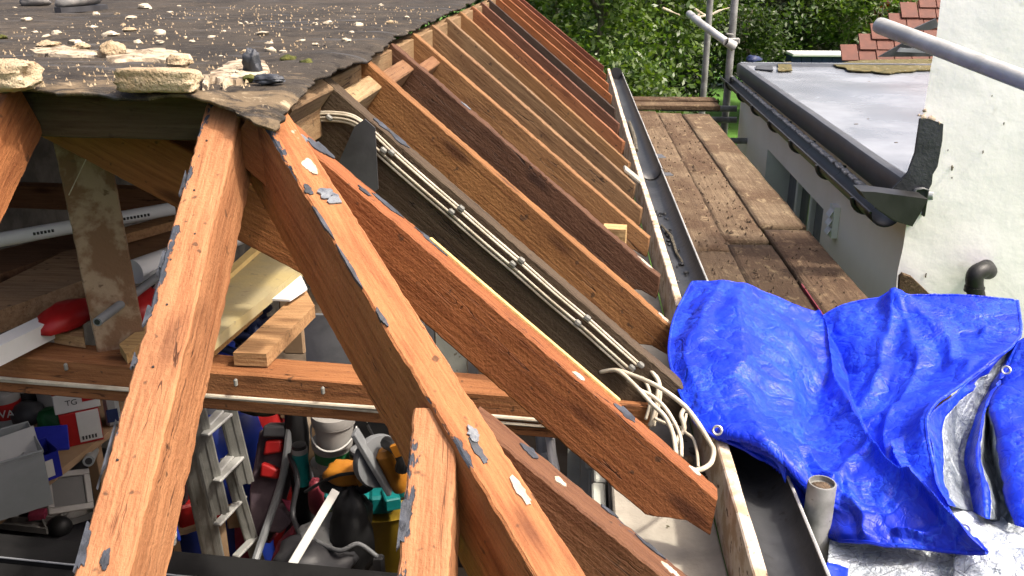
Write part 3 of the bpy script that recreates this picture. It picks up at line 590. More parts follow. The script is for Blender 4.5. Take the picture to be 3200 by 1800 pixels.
# boot at the top left: sole, upper, toe seam
bc = onroof(185, 40); bt = thing('work_boot', 'dusty grey work boot standing on the felt', 'boot', bc)
dep = (bc-_C).dot(_fw); kx = dep/FPX
def boot_ring(x, w_, h_, z0): return [(x, -w_/2, z0), (x, -w_*.42, z0+h_*.7), (x, 0, z0+h_), (x, w_*.42, z0+h_*.7), (x, w_/2, z0)]
prof = [(-.0, .05, .03), (.02, .085, .05), (.06, .1, .062), (.11, .098, .075), (.16, .088, .1), (.19, .082, .16), (.25, .085, .2), (.29, .07, .2)]
RB = Rz(math.radians(78)); m = MB(); vs = []; fs = []
for i, (x, w_, h_) in enumerate(prof): vs += [bc+RB @ Vector(q) for q in boot_ring(x, w_, h_, .02)]
for i in range(len(prof)-1): fs += [(i*5+k, i*5+(k+1) % 5, (i+1)*5+(k+1) % 5, (i+1)*5+k) for k in range(5)]
fs += [tuple(range(5))[::-1], tuple((len(prof)-1)*5+k for k in range(5))]
o = fixn(obj('upper', m.add(vs, fs), M['boot'], bt, sharp=180)); md = o.modifiers.new('s', 'SUBSURF'); md.levels = md.render_levels = 2
sp = [(-.004, .03), (.015, .075), (.06, .105), (.12, .1), (.18, .075), (.24, .08), (.29, .07), (.3, .03)]
pts = [bc+RB @ Vector((x, -w_/2, .024)) for x, w_ in sp]+[bc+RB @ Vector((x, w_/2, .024)) for x, w_ in sp[::-1]]
fixn(obj('sole', MB().slab(pts, (0, 0, .024)), M['dkgrey'], bt))
b2 = onroof(95, 18)
obj('rubble_sack', lump(b2+Vector((0, .05, .02)), (.16, .12, .06), 77, .25, 18, 10, 2.4), M['boot'], sharp=180, label='dusty grey lump beside the boot at the top left', cat='rubble')

# ------------------------------------------------------------------ garage gutter
gt = thing('eaves_gutter', 'grimy grey half round gutter fixed to the fascia', 'gutter', (.4, 4, 2.15))
def half_gutter(y0, y1, xc, zc, r, th=.003, n=14, ny_=24, wob=.002):
    P = []
    for j in range(ny_+1):
        y = y0+(y1-y0)*j/ny_; row = []
        for i in range(n+1):
            a = math.pi*i/n; row.append((xc-math.cos(a)*r+wob*N3((0, y*2, i), 1), y, zc-math.sin(a)*r*1.0+wob*N3((3, y*2, 0), 1)))
        P.append(row)
    return MB().grid(P)
XG = .3945
for (y0, y1, dz) in ((.6, 4.42, 0), (4.40, 8.42, .006)):
    o = obj('gutter_length', half_gutter(y0, y1, XG, 2.225+dz, .054), M['gutter'], gt, sharp=180); md = o.modifiers.new('t', 'SOLIDIFY'); md.thickness = .003
    lip = [(XG+.0545, y0+(y1-y0)*k/20, 2.226+dz+.002*N3((3, (y0+(y1-y0)*k/20)*2, 0), 1)) for k in range(21)]
    obj('lip', MB().tube(lip, .0032, 6), M['galv_l'], gt)
o = obj('union', half_gutter(4.28, 4.55, XG, 2.226, .0585, wob=0), M['gutter'], gt, sharp=180); md = o.modifiers.new('t', 'SOLIDIFY'); md.thickness = .004
o = obj('end_cap', MB().lathe((XG, 8.424, 2.225), [(.055, 0), (.055, .006)], 24, Rx(math.pi/2)), M['gutter'], gt)
for (y, s_) in ((4.32, .06), (4.75, .09)): obj('tab', MB().box((XG+.075, y, 2.222), (.045, s_, .004), Rz(.2), bev=.001), M['trim'], gt)
obj('stick_in_gutter', MB().tube([(XG-.03, 5.0, 2.2), (XG-.018, 5.4, 2.2), (XG-.02, 5.9, 2.205)], [.011, .014, .011], 7), M['bark'], label='broken brown stick lying in the gutter', cat='stick')
obj('stick_in_gutter', MB().tube([(XG-.02, 3.55, 2.185), (XG+.005, 3.4, 2.182), (XG+.004, 3.2, 2.18), (XG+.014, 3.08, 2.182)], [.004, .006, .005, .003], 6), M['bark'], label='thin forked twig in the nearer gutter length', cat='stick')
for k in range(26):
    y = 2.75+1.1*rng.random()**.8; a = rng.uniform(-.6, .35); r_ = .05; s_ = rng.uniform(.006, .018)
    obj('dirt_clod', lump((XG+math.sin(a)*r_, y, 2.226-math.cos(a)*r_), (s_, s_*1.5, s_*.5), k*2.3, .6, 7, 5, 2), M['black'], sharp=60, label='black dirt clod stuck inside the gutter', cat='dirt', group='dirt clods in the gutter')

# ------------------------------------------------------------------ scaffold
ZB = 2.08
BX = [(.475, .655), (.66, .85), (.856, 1.045)]
def sboard(x0, x1, y0, y1, z, label, col, dz=0.):
    m = MB(); L = y1-y0; n = 46; P = []
    nxs = 7
    for j in range(n+1):
        y = y0+L*j/n; row = []
        for i in range(nxs+1):
            t = i/nxs; x = x0+(x1-x0)*t; e = .004*N3((x0*9+(0 if t < .5 else 5), y*5, 0), 1)+.003*N3((x0*9+(0 if t < .5 else 5), y*17, 0), 1)
            zz = z+.004*N3((x*2, y*1.4, 3), 1)+.003*N3((x*12, y*9, 3), 1)-(.002 if i in (0, nxs) else 0)
            row.append((x+(e if i in (0, nxs) else 0), y+(.006*N3((x*20, j, 0), 1) if j in (0, n) else 0), zz))
        P.append(row)
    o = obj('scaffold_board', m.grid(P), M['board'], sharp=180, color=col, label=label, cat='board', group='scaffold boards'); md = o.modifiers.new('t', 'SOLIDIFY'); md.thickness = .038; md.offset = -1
    return o
sboard(.475, .6575, 3.55, 7.15, ZB+.006, 'long scaffold board beside the gutter, farther half', (1.45, 1.38, 1.28)); sboard(.47, .660, .5, 3.6, ZB-.002, 'scaffold board beside the gutter, nearer half', (.78, .72, .66))  # tints carry the light: farther halves raised as sunlit, nearer halves lowered as shadowed
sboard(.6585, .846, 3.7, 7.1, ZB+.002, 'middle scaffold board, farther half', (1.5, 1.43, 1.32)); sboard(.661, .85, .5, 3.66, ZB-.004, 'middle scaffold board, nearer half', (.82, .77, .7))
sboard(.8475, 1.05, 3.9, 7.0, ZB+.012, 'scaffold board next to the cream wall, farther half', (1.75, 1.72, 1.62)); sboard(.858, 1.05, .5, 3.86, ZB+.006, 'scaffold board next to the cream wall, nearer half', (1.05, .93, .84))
m = MB()
for k in range(700):
    y = 1.9+5*rng.random()**1.3; x = rng.uniform(.49, 1.03); s_ = rng.uniform(.002, .008)*(1 if rng.random() < .9 else 1.8); z = ZB+.012; a = rng.random()*6.3
    vs = [(x+s_*math.cos(a+q*1.57)*rng.uniform(.6, 1.3), y+s_*math.sin(a+q*1.57)*rng.uniform(.6, 1.5), z-.008) for q in range(4)]+[(x, y, z+s_*.35)]; m.add(vs, [(0, 1, 4), (1, 2, 4), (2, 3, 4), (3, 0, 4)])
obj('board_dirt', m, M['soil'], sharp=0, label='dark dirt crumbs scattered over the scaffold boards', cat='dirt', kind='stuff')
m = MB().box((.8545, 2.3, ZB-.014), (.004, 1.7, .04)); obj('board_end_band', m, M['maroon'], label='rusty red paint along the edge between two boards', cat='paint')
for k, (yy, x0, x1) in enumerate(((7.26, .42, 1.16), (7.46, .4, 1.17))):
    o = obj('scaffold_board', MB().box(((x0+x1)/2, yy, ZB+.03+.012*k), (x1-x0, .19, .04), bev=.006), M['board'], color=(1.3, 1.2, 1.05), label=['scaffold board laid crosswise at the end of the walkway', 'farthest crosswise scaffold board below the shrubs'][k], cat='board', group='crosswise scaffold boards')
sf = thing('scaffold', 'galvanised scaffold uprights with couplers at the end of the walkway', 'scaffold', (1.2, 7.9, 0))
def upright(u0, v0, Y, r, z0, z1, mat='galv'):
    q = AY(u0, v0, Y); obj('upright', MB().tube([(q.x, Y, z0), (q.x, Y, z1)], r, 16), M[mat], sf); return q
q2 = upright(2288, 100, 7.75, .031, 0, 4.6); q1 = upright(2212, 100, 8.35, .029, 0, 4.6)
ta, tb = AY(2192, 75, 7.55), AY(2268, 130, 7.3)
obj('transom', MB().tube([ta+Vector((-.04, .5, .05)), ta, tb, tb+(tb-ta)*.02], .03, 16), M['galv_l'], sf)
tc_ = AY(2278, 128, 7.45); obj('coupler', MB().tube([tb+Vector((.0, 0, 0)), tc_+Vector((.02, -.12, -.03))], [.034, .04], 14, cap=False), M['galv_l'], sf); obj('coupler', MB().tube([tb+Vector((.005, .01, 0)), tc_+Vector((.02, -.1, -.026))], [.03, .033], 14), M['black'], sf)
obj('coupler', MB().box(AY(2292, 128, 7.72), (.1, .05, .05), bev=.01), M['galv'], sf); obj('bolt', MB().tube([AY(2290, 108, 7.7), AY(2270, 106, 7.6)], .008, 8), M['galv'], sf)
for v, z_ in ((375, 0), (340, 0)): 
    q = AY(2275, v, 7.6); obj('transom', MB().tube([(q.x-.55, q.y, q.z), (q.x+.07, q.y, q.z)], .026, 12), M['galv'], sf)
q = AY(2300, 440, 7.2); obj('transom', MB().tube([(q.x-.4, 7.2, q.z), (q.x+.3, 7.2, q.z)], .024, 12), M['galv'], sf)
for yy in (2.2, 4.4, 6.6): obj('transom', MB().tube([(.4, yy, ZB-.07), (1.1, yy, ZB-.07)], .024, 12), M['galv'], sf)
q = AD(2570, 1507, 1.70); r_ = .0268
st = thing('scaffold_stub', 'sawn off scaffold tube standing between gutter and tarpaulin', 'scaffold tube', (q.x, q.y, 0))
o = obj('tube', MB().lathe((q.x, q.y, 0), [(r_, 0), (r_, q.z-.003), (r_-.0015, q.z), (r_-.004, q.z), (r_-.0045, q.z-.01), (.0005, q.z-.01)], 28), M['galv'], st)
obj('dirt_plug', lump((q.x, q.y, q.z-.012), (.042, .042, .012), 3, .2, 14, 6, 2), M['soil'], st, sharp=180)
a, b = AD(2745, 78, 2.95), AD(3330, 300, 2.4)
obj('scaffold_tube', MB().lathe((0, 0, 0), [(.0245, 0), (.0265, .01), (.0265, (b-a).length)], 20, None), M['galv_l'], M=frame_between(a, b, (0, 0, 1)) @ Matrix.Rotation(math.pi/2, 4, 'Y'), label='pale scaffold tube crossing in front of the white wall', cat='scaffold tube')

# ------------------------------------------------------------------ neighbouring extension with flat roof
ZX = 2.4
ea, eb = Vector((1.275, 3.30, ZX)), Vector((1.352, 7.66, ZX)); ed = (eb-ea).normalized(); en = Vector((ed.y, -ed.x, 0))   # en points away from the garage
ex = thing('extension', 'cream rendered extension with a pale flat roof and dark trim', 'building', (2.2, 5.4, 0))
def EX(s_, o_, z): q = ea+ed*s_+en*o_; return Vector((q.x, q.y, z))
LX = (eb-ea).length
# cream wall with a window opening (s along the wall from the near end)
WN = Vector((-en.x, -en.y, 0))
def wallpt(u, v): return AP(u, v, EX(0, .05, 0), WN)
w0 = wallpt(2398, 468); w1 = wallpt(2574, 650)
s0, s1 = (w1-ea).dot(ed), (w0-ea).dot(ed); zt = (w0.z+w1.z)/2; zb = zt-1.0
for (a, b, c, d) in ((.09, s0, 0, ZX-.1), (s1, LX, 0, ZX-.1), (s0, s1, zt, ZX-.1), (s0, s1, 0, zb)):
    obj('wall', MB().slab([EX(a, .05, d), EX(b, .05, d), EX(b, .30, d), EX(a, .30, d)], (0, 0, d-c)), M['cream'], ex, sharp=30)
obj('wall', MB().slab([EX(LX-.2, .31, ZX-.1), EX(LX, .31, ZX-.1), EX(LX, 3.2, ZX-.1), EX(LX-.2, 3.2, ZX-.1)], (0, 0, ZX-.1)), M['cream'], ex, sharp=30)
wi = obj('window', MB().slab([EX(s0, .235, zt), EX(s1, .235, zt), EX(s1, .27, zt), EX(s0, .27, zt)], (0, 0, 1.0)), M['dkgrey'], ex, sharp=30)
ns = 4
for k in range(ns):
    a = s0+.04+(s1-s0-.05)*k/ns; b = s0+.04+(s1-s0-.05)*(k+1)/ns-.035
    obj('pane', MB().slab([EX(a, .215, zt-.03), EX(b, .215, zt-.03), EX(b, .222, zt-.03), EX(a, .222, zt-.03)], (0, 0, .9)), M['glass'], wi)
    if k % 2 == 1: obj('blind', MB().slab([EX(a+.02, .205, zt-.04), EX(b-.05, .205, zt-.04), EX(b-.05, .212, zt-.04), EX(a+.02, .212, zt-.04)], (0, 0, .88)), M['curtain'], wi)
    obj('frame', MB().box(EX(a-.018, .20, zt-.5), (.035, .05, 1.0), bev=.004), M['uPVC'], wi)
obj('frame', MB().slab([EX(s0, .17, zt), EX(s1, .17, zt), EX(s1, .225, zt), EX(s0, .225, zt)], (0, 0, .03)), M['uPVC'], wi)
obj('reveal', MB().slab([EX(s1-.004, .052, zt-.001), EX(s1-.001, .052, zt-.001), EX(s1-.001, .24, zt-.001), EX(s1-.004, .24, zt-.001)], (0, 0, .99)), M['uPVC'], wi)
# louvred vent
v0 = wallpt(2615, 690); vs_ = (v0-ea).dot(ed)
ve = obj('vent', MB().slab([EX(vs_-.045, .02, v0.z+.08), EX(vs_+.045, .02, v0.z+.08), EX(vs_+.045, .049, v0.z+.08), EX(vs_-.045, .049, v0.z+.08)], (0, 0, .16)), M['uPVC'], ex, sharp=30)
for k in range(3): obj('louvre', MB().slab([EX(vs_-.035, .002, v0.z+.03-.045*k), EX(vs_+.035, .002, v0.z+.03-.045*k), EX(vs_+.035, .019, v0.z+.06-.045*k), EX(vs_-.035, .019, v0.z+.06-.045*k)], (0, 0, .006)), M['uPVC'], ve, sharp=30)
# roof membrane, upstand trim
P = []
for j in range(41):
    row = []
    for i in range(31):
        s_ = .05+(LX-.05)*(j/40); o_ = .02+3.0*(i/30)**1.4; q = EX(s_, o_, 0)
        row.append((q.x, q.y, ZX-.006+.006*N3((q.x, q.y, 2), 1.4)-.01*(1-math.exp(-o_/.15))))
    P.append(row)
mem = obj('roof_membrane', MB().grid(P), M['membrane'], ex, sharp=180); md = mem.modifiers.new('t', 'SOLIDIFY'); md.thickness = .03; md.offset = -1
prof = [(-.002, -.1), (-.004, -.01), (.004, .004), (.03, .008), (.05, .002), (.05, -.1)]
P = []
for j in range(31):
    s_ = .03+(LX-.02)*j/30; P.append([EX(s_, o_+.002*N3((s_*3, o_, 0), 1), ZX+z_+.002*N3((s_*2, 0, z_), 1)) for o_, z_ in prof])
o = obj('roof_trim', MB().grid(P), M['trim'], ex, sharp=50); fixn(o); md = o.modifiers.new('t', 'SOLIDIFY'); md.thickness = .006
obj('roof_trim', MB().slab([EX(LX-.03, .02, ZX+.012), EX(LX+.02, .02, ZX+.012), EX(LX+.02, 3.0, ZX+.012), EX(LX-.03, 3.0, ZX+.012)], (0, 0, .1)), M['membrane'], ex)
def puddle(name, pts, mat, th=.008):
    c = sum((Vector(p) for p in pts), Vector())/len(pts); Q = []
    for i in range(len(pts)):
        a, b = Vector(pts[i]), Vector(pts[(i+1) % len(pts)])
        for k in range(6):
            p = a.lerp(b, k/6); Q.append(c+(p-c)*(1+.18*N3(p*7, 1)+.1*N3(p*23, 1)))
    return fixn(obj(name, MB().slab(Q, (0, 0, th)), M[mat], ex))
rp = lambda u, v: AZ(u, v, ZX+.004)
puddle('moss_patch', [rp(2600, 200), rp(2680, 188), rp(2800, 186), rp(2920, 183), rp(2915, 215), rp(2780, 226), rp(2660, 220)], 'moss')
puddle('moss_patch', [rp(2430, 196), rp(2470, 194), rp(2475, 218), rp(2432, 220)], 'moss'); puddle('moss_patch', [rp(2362, 205), rp(2418, 203), rp(2415, 219), rp(2360, 214)], 'lead')
q = rp(2352, 196); obj('blue_glove', lump(q+Vector((0, 0, .03)), (.13, .1, .06), 9, .5, 12, 8, 2.2, rot=.5), M['navy'], sharp=180, label='blue scrap lying at the far corner of the flat roof', cat='scrap')
for (u, v, px) in ((2716, 256, 8), (2675, 390, 14), (2800, 448, 10), (2712, 374, 6)):
    q = rp(u, v); obj('leaf_scrap', MB().box(q+Vector((0, 0, .004)), (px*.0016, .008, .003), Rz(.3), bev=.001), M['soil'], label='tiny dark leaf on the flat roof', cat='leaf', group='dead leaves on the flat roof')
# gutter, guard and brackets on the extension
eg = thing('extension_gutter', 'black half round gutter below the grey roof trim', 'gutter', EX(2, -.06, 2.2))
P = []
for j in range(41):
    s_ = .12+(LX+.0)*j/40; P.append([EX(s_, -.062-math.cos(math.pi*i/12)*.058, ZX-.115-math.sin(math.pi*i/12)*.056) for i in range(13)])
o = fixn(obj('gutter_length', MB().grid(P), M['gutter_b'], eg, sharp=180)); md = o.modifiers.new('t', 'SOLIDIFY'); md.thickness = .004
obj('lip', MB().tube([EX(.12+LX*k/20, -.1205, ZX-.114) for k in range(21)], .005, 8), M['gutter'], eg)
for s_ in np.arange(.35, LX+.1, .62):
    obj('bracket', MB().tube([EX(s_, -.064-math.cos(math.pi*i/12)*.065, ZX-.112-math.sin(math.pi*i/12)*.064) for i in range(13)], .009, 6), M['gutter_b'], eg)
for k in range(34):
    s_ = .35+(LX-.3)*k/33; 
    obj('guard_piece', MB().box(EX(s_, -.026, ZX-.113), (.03, (LX/33)*.8, .012), Rz(rng.uniform(-.15, .15)), bev=.003), M['gritty'], eg)
pts = [AY(u, v, 3.2) for u, v in ((2690, 598), (2735, 600), (2900, 622), (2880, 660), (2852, 706), (2800, 690), (2745, 655), (2708, 625))]
fixn(obj('end_piece', MB().slab(pts, (0, -.1, 0)), M['gutter_b'], eg))

# ------------------------------------------------------------------ tall white wall at the right
Cw = AY(2842, 640, 3.36); wd_ = Vector((1, -.12, 0)).normalized(); wn_ = Vector((-wd_.y, wd_.x, 0))      # wn_ points away from camera
hw = thing('house_wall', 'tall white rendered house wall at the right', 'wall', (Cw.x+1, Cw.y-.2, 0))
P = []; nzz = 90
for j in range(nzz+1):
    z_ = 0+3.45*j/nzz; row = []
    for i in range(41):
        t = (i/40)**1.4*2.6; q = Vector((Cw.x, Cw.y, z_))+wd_*t; row.append(q+wn_*(.006*N3(q, 2.3)+.0025*N3(q, 9))+wd_*(.006*N3((0, 0, z_*7), 1)*(i == 0)))
    P.append(row)
fixn(obj('wall_face', MB().grid(P), M['render'], hw, sharp=180))
m = MB().slab([Vector((Cw.x+.01, Cw.y+.012, 3.45)), Vector((Cw.x+.01, Cw.y+.012, 3.45))+wd_*2.6, Vector((Cw.x+.01, Cw.y+.012, 3.45))+wd_*2.6+wn_*.24, Vector((Cw.x+.01, Cw.y+.012, 3.45))+wn_*.24+wd_*.2], (0, 0, 3.45)); fixn(obj('wall_core', m, M['render'], hw, sharp=30))
def wpt(u, v, off=0.): return AP(u, v, Cw-wn_*off, wn_)
# lead flashing turned up at the corner
pts = [wpt(*q, .012) for q in ((2876, 372), (2905, 372), (2948, 388), (2945, 440), (2930, 520), (2915, 545), (2912, 575), (2890, 615), (2850, 625), (2800, 622), (2790, 590), (2838, 540), (2860, 480))]
fixn(obj('lead_flashing', MB().slab(pts, -wn_*.02), M['lead'], hw, label='dark lead flashing turned up the wall corner'))
pts = [wpt(*q, .02) for q in ((2726, 604), (2880, 622), (2870, 660), (2852, 708), (2790, 690), (2735, 650))]
fixn(obj('hopper_end', MB().slab(pts, -wn_*.08), M['gutter_b'], hw))
for k, (u, v, px) in enumerate(((2885, 365, 22), (2910, 372, 26), (2890, 345, 14), (2935, 385, 14), (2872, 360, 10))): q = wpt(u, v, .006); obj('render_chip', lump(q, (px*.0011, .012, px*.0009), k+3, .6, 8, 6, 2), M['plaster'], hw, sharp=60)
for k, (u, v, px) in enumerate(((2975, 525, 16), (3137, 386, 7), (3072, 475, 9), (2962, 470, 6), (2893, 861, 12), (2975, 555, 6), (3100, 300, 5), (2820, 690, 5))): q = wpt(u, v, .006); obj('leaf_speck', lump(q, (px*.0006, .006, px*.0013), k+30, .7, 7, 5, 2), M['bark'], hw, sharp=60)
ep = [wpt(3092, 845, .03)+wn_*.08, wpt(3088, 847, .06), wpt(3072, 843, .10), wpt(3048, 858, .12), wpt(3046, 895, .12), wpt(3054, 940, .12), wpt(3060, 1000, .12)]
op = thing('overflow_pipe', 'black bent overflow pipe sticking out of the white wall', 'pipe', wpt(3060, 1000, .1))
obj('pipe', MB().tube(crspline(ep, 6), .031, 16), M['black'], op, sharp=60); obj('collar', MB().tube([ep[4]-Vector((0, 0, .0)), ep[4]-Vector((0, 0, .02))], .035, 16), M['black'], op); 
# offcut leaning against the wall
pts = [wpt(*q, .08) for q in ((2806, 1010), (2812, 868), (2822, 858), (2850, 868), (2915, 930), (2930, 1010))]
fixn(obj('timber_offcut', MB().slab(pts, -wn_*.03), M['board'], color=(1.2, 1.1, 1.0), label='weathered board offcut leaning behind the tarpaulin', cat='board'))

# ------------------------------------------------------------------ red tiled roof beyond
tr = thing('tiled_roof', 'red clay tiled roof slope beyond the flat roof', 'roof', AY(2800, 180, 9.6))
sd_, gau = .0, .115; base = AY(2630, 184, 9.4)
tmesh = None
for r_ in range(9):
    zc = base.z+r_*.098; yc = base.y+r_*.07; x0 = base.x+r_*.155+.03*(r_ % 2)
    for c_ in range(9-r_ if r_ < 6 else 4):
        x = x0+c_*.172; R = Matrix.Translation((x+.084, yc+rng.uniform(-.004, .004), zc+rng.uniform(-.003, .003))) @ Matrix.Rotation(math.radians(46)+rng.uniform(-.03, .03), 4, 'X') @ Matrix.Rotation(rng.uniform(-.02, .02), 4, 'Z')
        if tmesh is None:
            o = obj('tile', MB().box((0, .08, 0), (.166, .2, .016), bev=.004), M['tile'], tr, R, sharp=30); tmesh = o.data
        else:
            o = bpy.data.objects.new('tile', tmesh); COL.objects.link(o); attach(o, tr); o.matrix_basis = R
m = MB().slab([base+Vector((.02, .1, -.06)), base+Vector((1.9, .1, -.06)), base+Vector((2.2, .8, .86)), base+Vector((1.5, .75, .8))], (0, -.02, .04)); fixn(obj('roof_deck', m, M['dkgrey'], tr))
pts = [AY(*q, 9.2) for q in ((2745, 178), (2830, 130), (2960, 158), (2960, 176))]; fixn(obj('valley_flashing', MB().slab(pts, (0, -.03, 0)), M['lead'], tr))
pts = [AY(*q, 9.15) for q in ((2850, 92), (2925, 58), (2935, 84), (2900, 95))]; fixn(obj('valley_flashing', MB().slab(pts, (0, -.03, 0)), M['trim'], tr))
pts = [AY(*q, 9.1) for q in ((2815, 150), (2950, 158), (2950, 168), (2805, 162))]; fixn(obj('valley_flashing', MB().slab(pts, (0, -.03, 0)), M['membrane'], tr))
a, b = AY(2475, 171, 15), AY(2700, 171, 15)
nf = thing('navy_shed', 'navy boarded shed top with a white edge beyond the flat roof', 'shed', ((a.x+b.x)/2, 15.3, 0))
obj('roof_edge', MB().box(((a.x+b.x)/2, 15.2, a.z), (b.x-a.x, .5, .05), bev=.01), M['white'], nf)
for k in range(7): wdt = (b.x-a.x)/7; obj('board', MB().box((a.x+wdt*(k+.5), 15.22, (a.z-.03)/2), (wdt*.97, .4, a.z-.03), bev=.006), M['navy'], nf)

# ------------------------------------------------------------------ trees and shrubs
def leaves(c, rad, n, size, clumps, seed, flat=.35, hollow=.55):
    r = np.random.default_rng(seed); cc = r.normal(size=(clumps, 3)); cc /= np.linalg.norm(cc, axis=1)[:, None]; cc *= (hollow+(1-hollow)*r.random((clumps, 1)))
    wts = r.random(clumps)**1.5+.15; idx = r.choice(clumps, n, p=wts/wts.sum()); p = cc[idx]+r.normal(size=(n, 3))*(.1+.16*r.random((clumps, 1)))[idx]
    p = p*np.array(rad)+np.array(c)
    nrm = r.normal(size=(n, 3)); nrm[:, 2] = np.abs(nrm[:, 2])+flat; nrm /= np.linalg.norm(nrm, axis=1)[:, None]
    t = np.cross(nrm, r.normal(size=(n, 3))); t /= np.linalg.norm(t, axis=1)[:, None]; b = np.cross(nrm, t); s_ = size*(.6+.8*r.random((n, 1)))
    v = np.stack([p-t*s_*.55, p+b*s_*.26-nrm*s_*.05, p+t*s_*.55, p-b*s_*.26-nrm*s_*.05], 1).reshape(-1, 3)
    v[:, 2] = np.maximum(v[:, 2], .02); return v
def shrub(name, label, cat, u, v, Y, rad, n, size, mat, seed, clumps=60, z=None, trunk=(.05, 1), group=None, hollow=.55):
    q = AY(u, v, Y); c = Vector((q.x, Y, q.z if z is None else z)); t = thing(name, label, cat, (c.x, c.y, 0), group)
    vv = leaves((c.x, c.y, c.z), rad, n, size, clumps, seed, hollow=hollow); me = bpy.data.meshes.new('crown'); k = len(vv)
    me.vertices.add(k); me.vertices.foreach_set('co', vv.ravel()); me.loops.add(k); me.loops.foreach_set('vertex_index', np.arange(k)); me.polygons.add(k//4)
    me.polygons.foreach_set('loop_start', np.arange(0, k, 4)); me.update(calc_edges=True); me.materials.append(M[mat])
    o = bpy.data.objects.new('crown', me); COL.objects.link(o); attach(o, t)
    r = random.Random(seed); m = MB()
    for i in range(trunk[1]):
        a = r.uniform(0, 6.3); off = Vector((math.cos(a), math.sin(a), 0))*(.12 if trunk[1] > 1 else 0); top = c+Vector((math.cos(a)*rad[0]*.35, math.sin(a)*rad[1]*.35, rad[2]*.6))
        b0 = Vector((c.x, c.y, -.05))+off; mid = b0.lerp(top, .5)+Vector((r.uniform(-.1, .1), r.uniform(-.1, .1), 0)); m.tube(crspline([b0, mid, top], 4), [trunk[0]*(1-.75*j/8) for j in range(9)], 8)
        for _ in range(4):
            e = c+Vector((r.uniform(-.8, .8)*rad[0], r.uniform(-.8, .8)*rad[1], r.uniform(-.2, .8)*rad[2])); m.tube([mid.lerp(top, r.random()*.6), e.lerp(top, .4), e], [trunk[0]*.4, trunk[0]*.25, trunk[0]*.08], 6)
    obj('trunk', m, M['bark'], t, sharp=180); return t
G = 'shrubs and trees behind the garage'
shrub('leafy_shrub', 'bright green shrub just past the end of the walkway', 'shrub', 1935, 255, 10.4, (.72, .6, .78), 9000, .075, 'leaf_l', 1, 90, trunk=(.03, 4), z=1.42)
shrub('leafy_shrub', 'small green bush low beside the gutter end', 'shrub', 2060, 310, 10.9, (.4, .4, .5), 3000, .07, 'leaf_m', 21, 40, trunk=(.02, 3), z=1.3)
shrub('leafy_tree', 'light green leafy tree above the far rafters', 'tree', 1800, 20, 13.5, (1.25, .9, 1.6), 9000, .1, 'leaf_l', 2, 80, trunk=(.07, 1))
shrub('leafy_tree', 'pale leaved tree rising over the bright shrub', 'tree', 2060, 40, 15, (1.1, .9, 1.5), 7000, .1, 'leaf_l', 3, 60, trunk=(.07, 1), z=2.9)
shrub('leafy_tree', 'mid green tree at the top left of the garden', 'tree', 1690, -20, 17, (1.3, 1, 2), 7000, .12, 'leaf_m', 4, 60, trunk=(.12, 1))
shrub('evergreen_tree', 'dark evergreen behind the two scaffold uprights', 'tree', 2075, 180, 17.5, (.95, .9, 2.2), 12000, .1, 'leaf_d', 5, 90, trunk=(.1, 1), z=1.7)
shrub('evergreen_tree', 'dark evergreen right of the scaffold uprights', 'tree', 2400, 60, 19, (1.4, .9, 1.5), 10000, .11, 'leaf_d', 6, 80, trunk=(.1, 1), z=2.6)
shrub('leafy_shrub', 'yellow green shrub right of the scaffold uprights', 'shrub', 2370, 110, 16.5, (.8, .6, .7), 3500, .09, 'leaf_m', 7, 50, trunk=(.03, 3))
shrub('leafy_tree', 'olive leaved tree with a bare trunk above the flat roof', 'tree', 2500, 20, 21, (1.5, 1, 1.6), 7000, .1, 'leaf_o', 8, 70, trunk=(.13, 1), z=3.1)
shrub('leafy_shrub', 'bright green shrub left of the tiled roof', 'shrub', 2700, 45, 18, (1.0, .8, .55), 4500, .1, 'leaf_l', 9, 50, trunk=(.03, 3))
shrub('red_shrub', 'dark red leaved shrub above the tiled roof', 'shrub', 2760, 5, 20, (.7, .6, .45), 3500, .1, 'leaf_r', 10, 40, trunk=(.03, 3))
shrub('evergreen_tree', 'dark bush low behind the flat roof edge', 'tree', 2620, 130, 20, (1.5, .9, 1.3), 9000, .1, 'leaf_d', 11, 70, trunk=(.06, 2), z=1.5)
shrub('evergreen_tree', 'dark bush behind the bright shrub', 'tree', 1980, 130, 19, (1.6, .9, 2), 11000, .11, 'leaf_d', 12, 80, trunk=(.08, 2), z=1.9)
for k, (x, mt) in enumerate(((-4.5, 'leaf_m'), (-1.8, 'leaf_d'), (1.2, 'leaf_d'), (4.2, 'leaf_d'), (7.2, 'leaf_d'), (10.2, 'leaf_m'))):
    t = shrub('hedge_tree', ['tall hedge tree far left behind the rafters', 'tall hedge tree behind the light green tree', 'tall hedge tree behind the scaffold uprights', 'tall hedge tree behind the flat roof', 'tall hedge tree behind the red shrub', 'tall hedge tree at the far right'][k], 'tree', 1600, 0, 25, (2.1, 1.0, 3.0), 9000, .17, mt, 30+k, 90, z=2.4, trunk=(.12, 1), hollow=.2)
    t.location.x = x; 
    for ch in t.children: pass
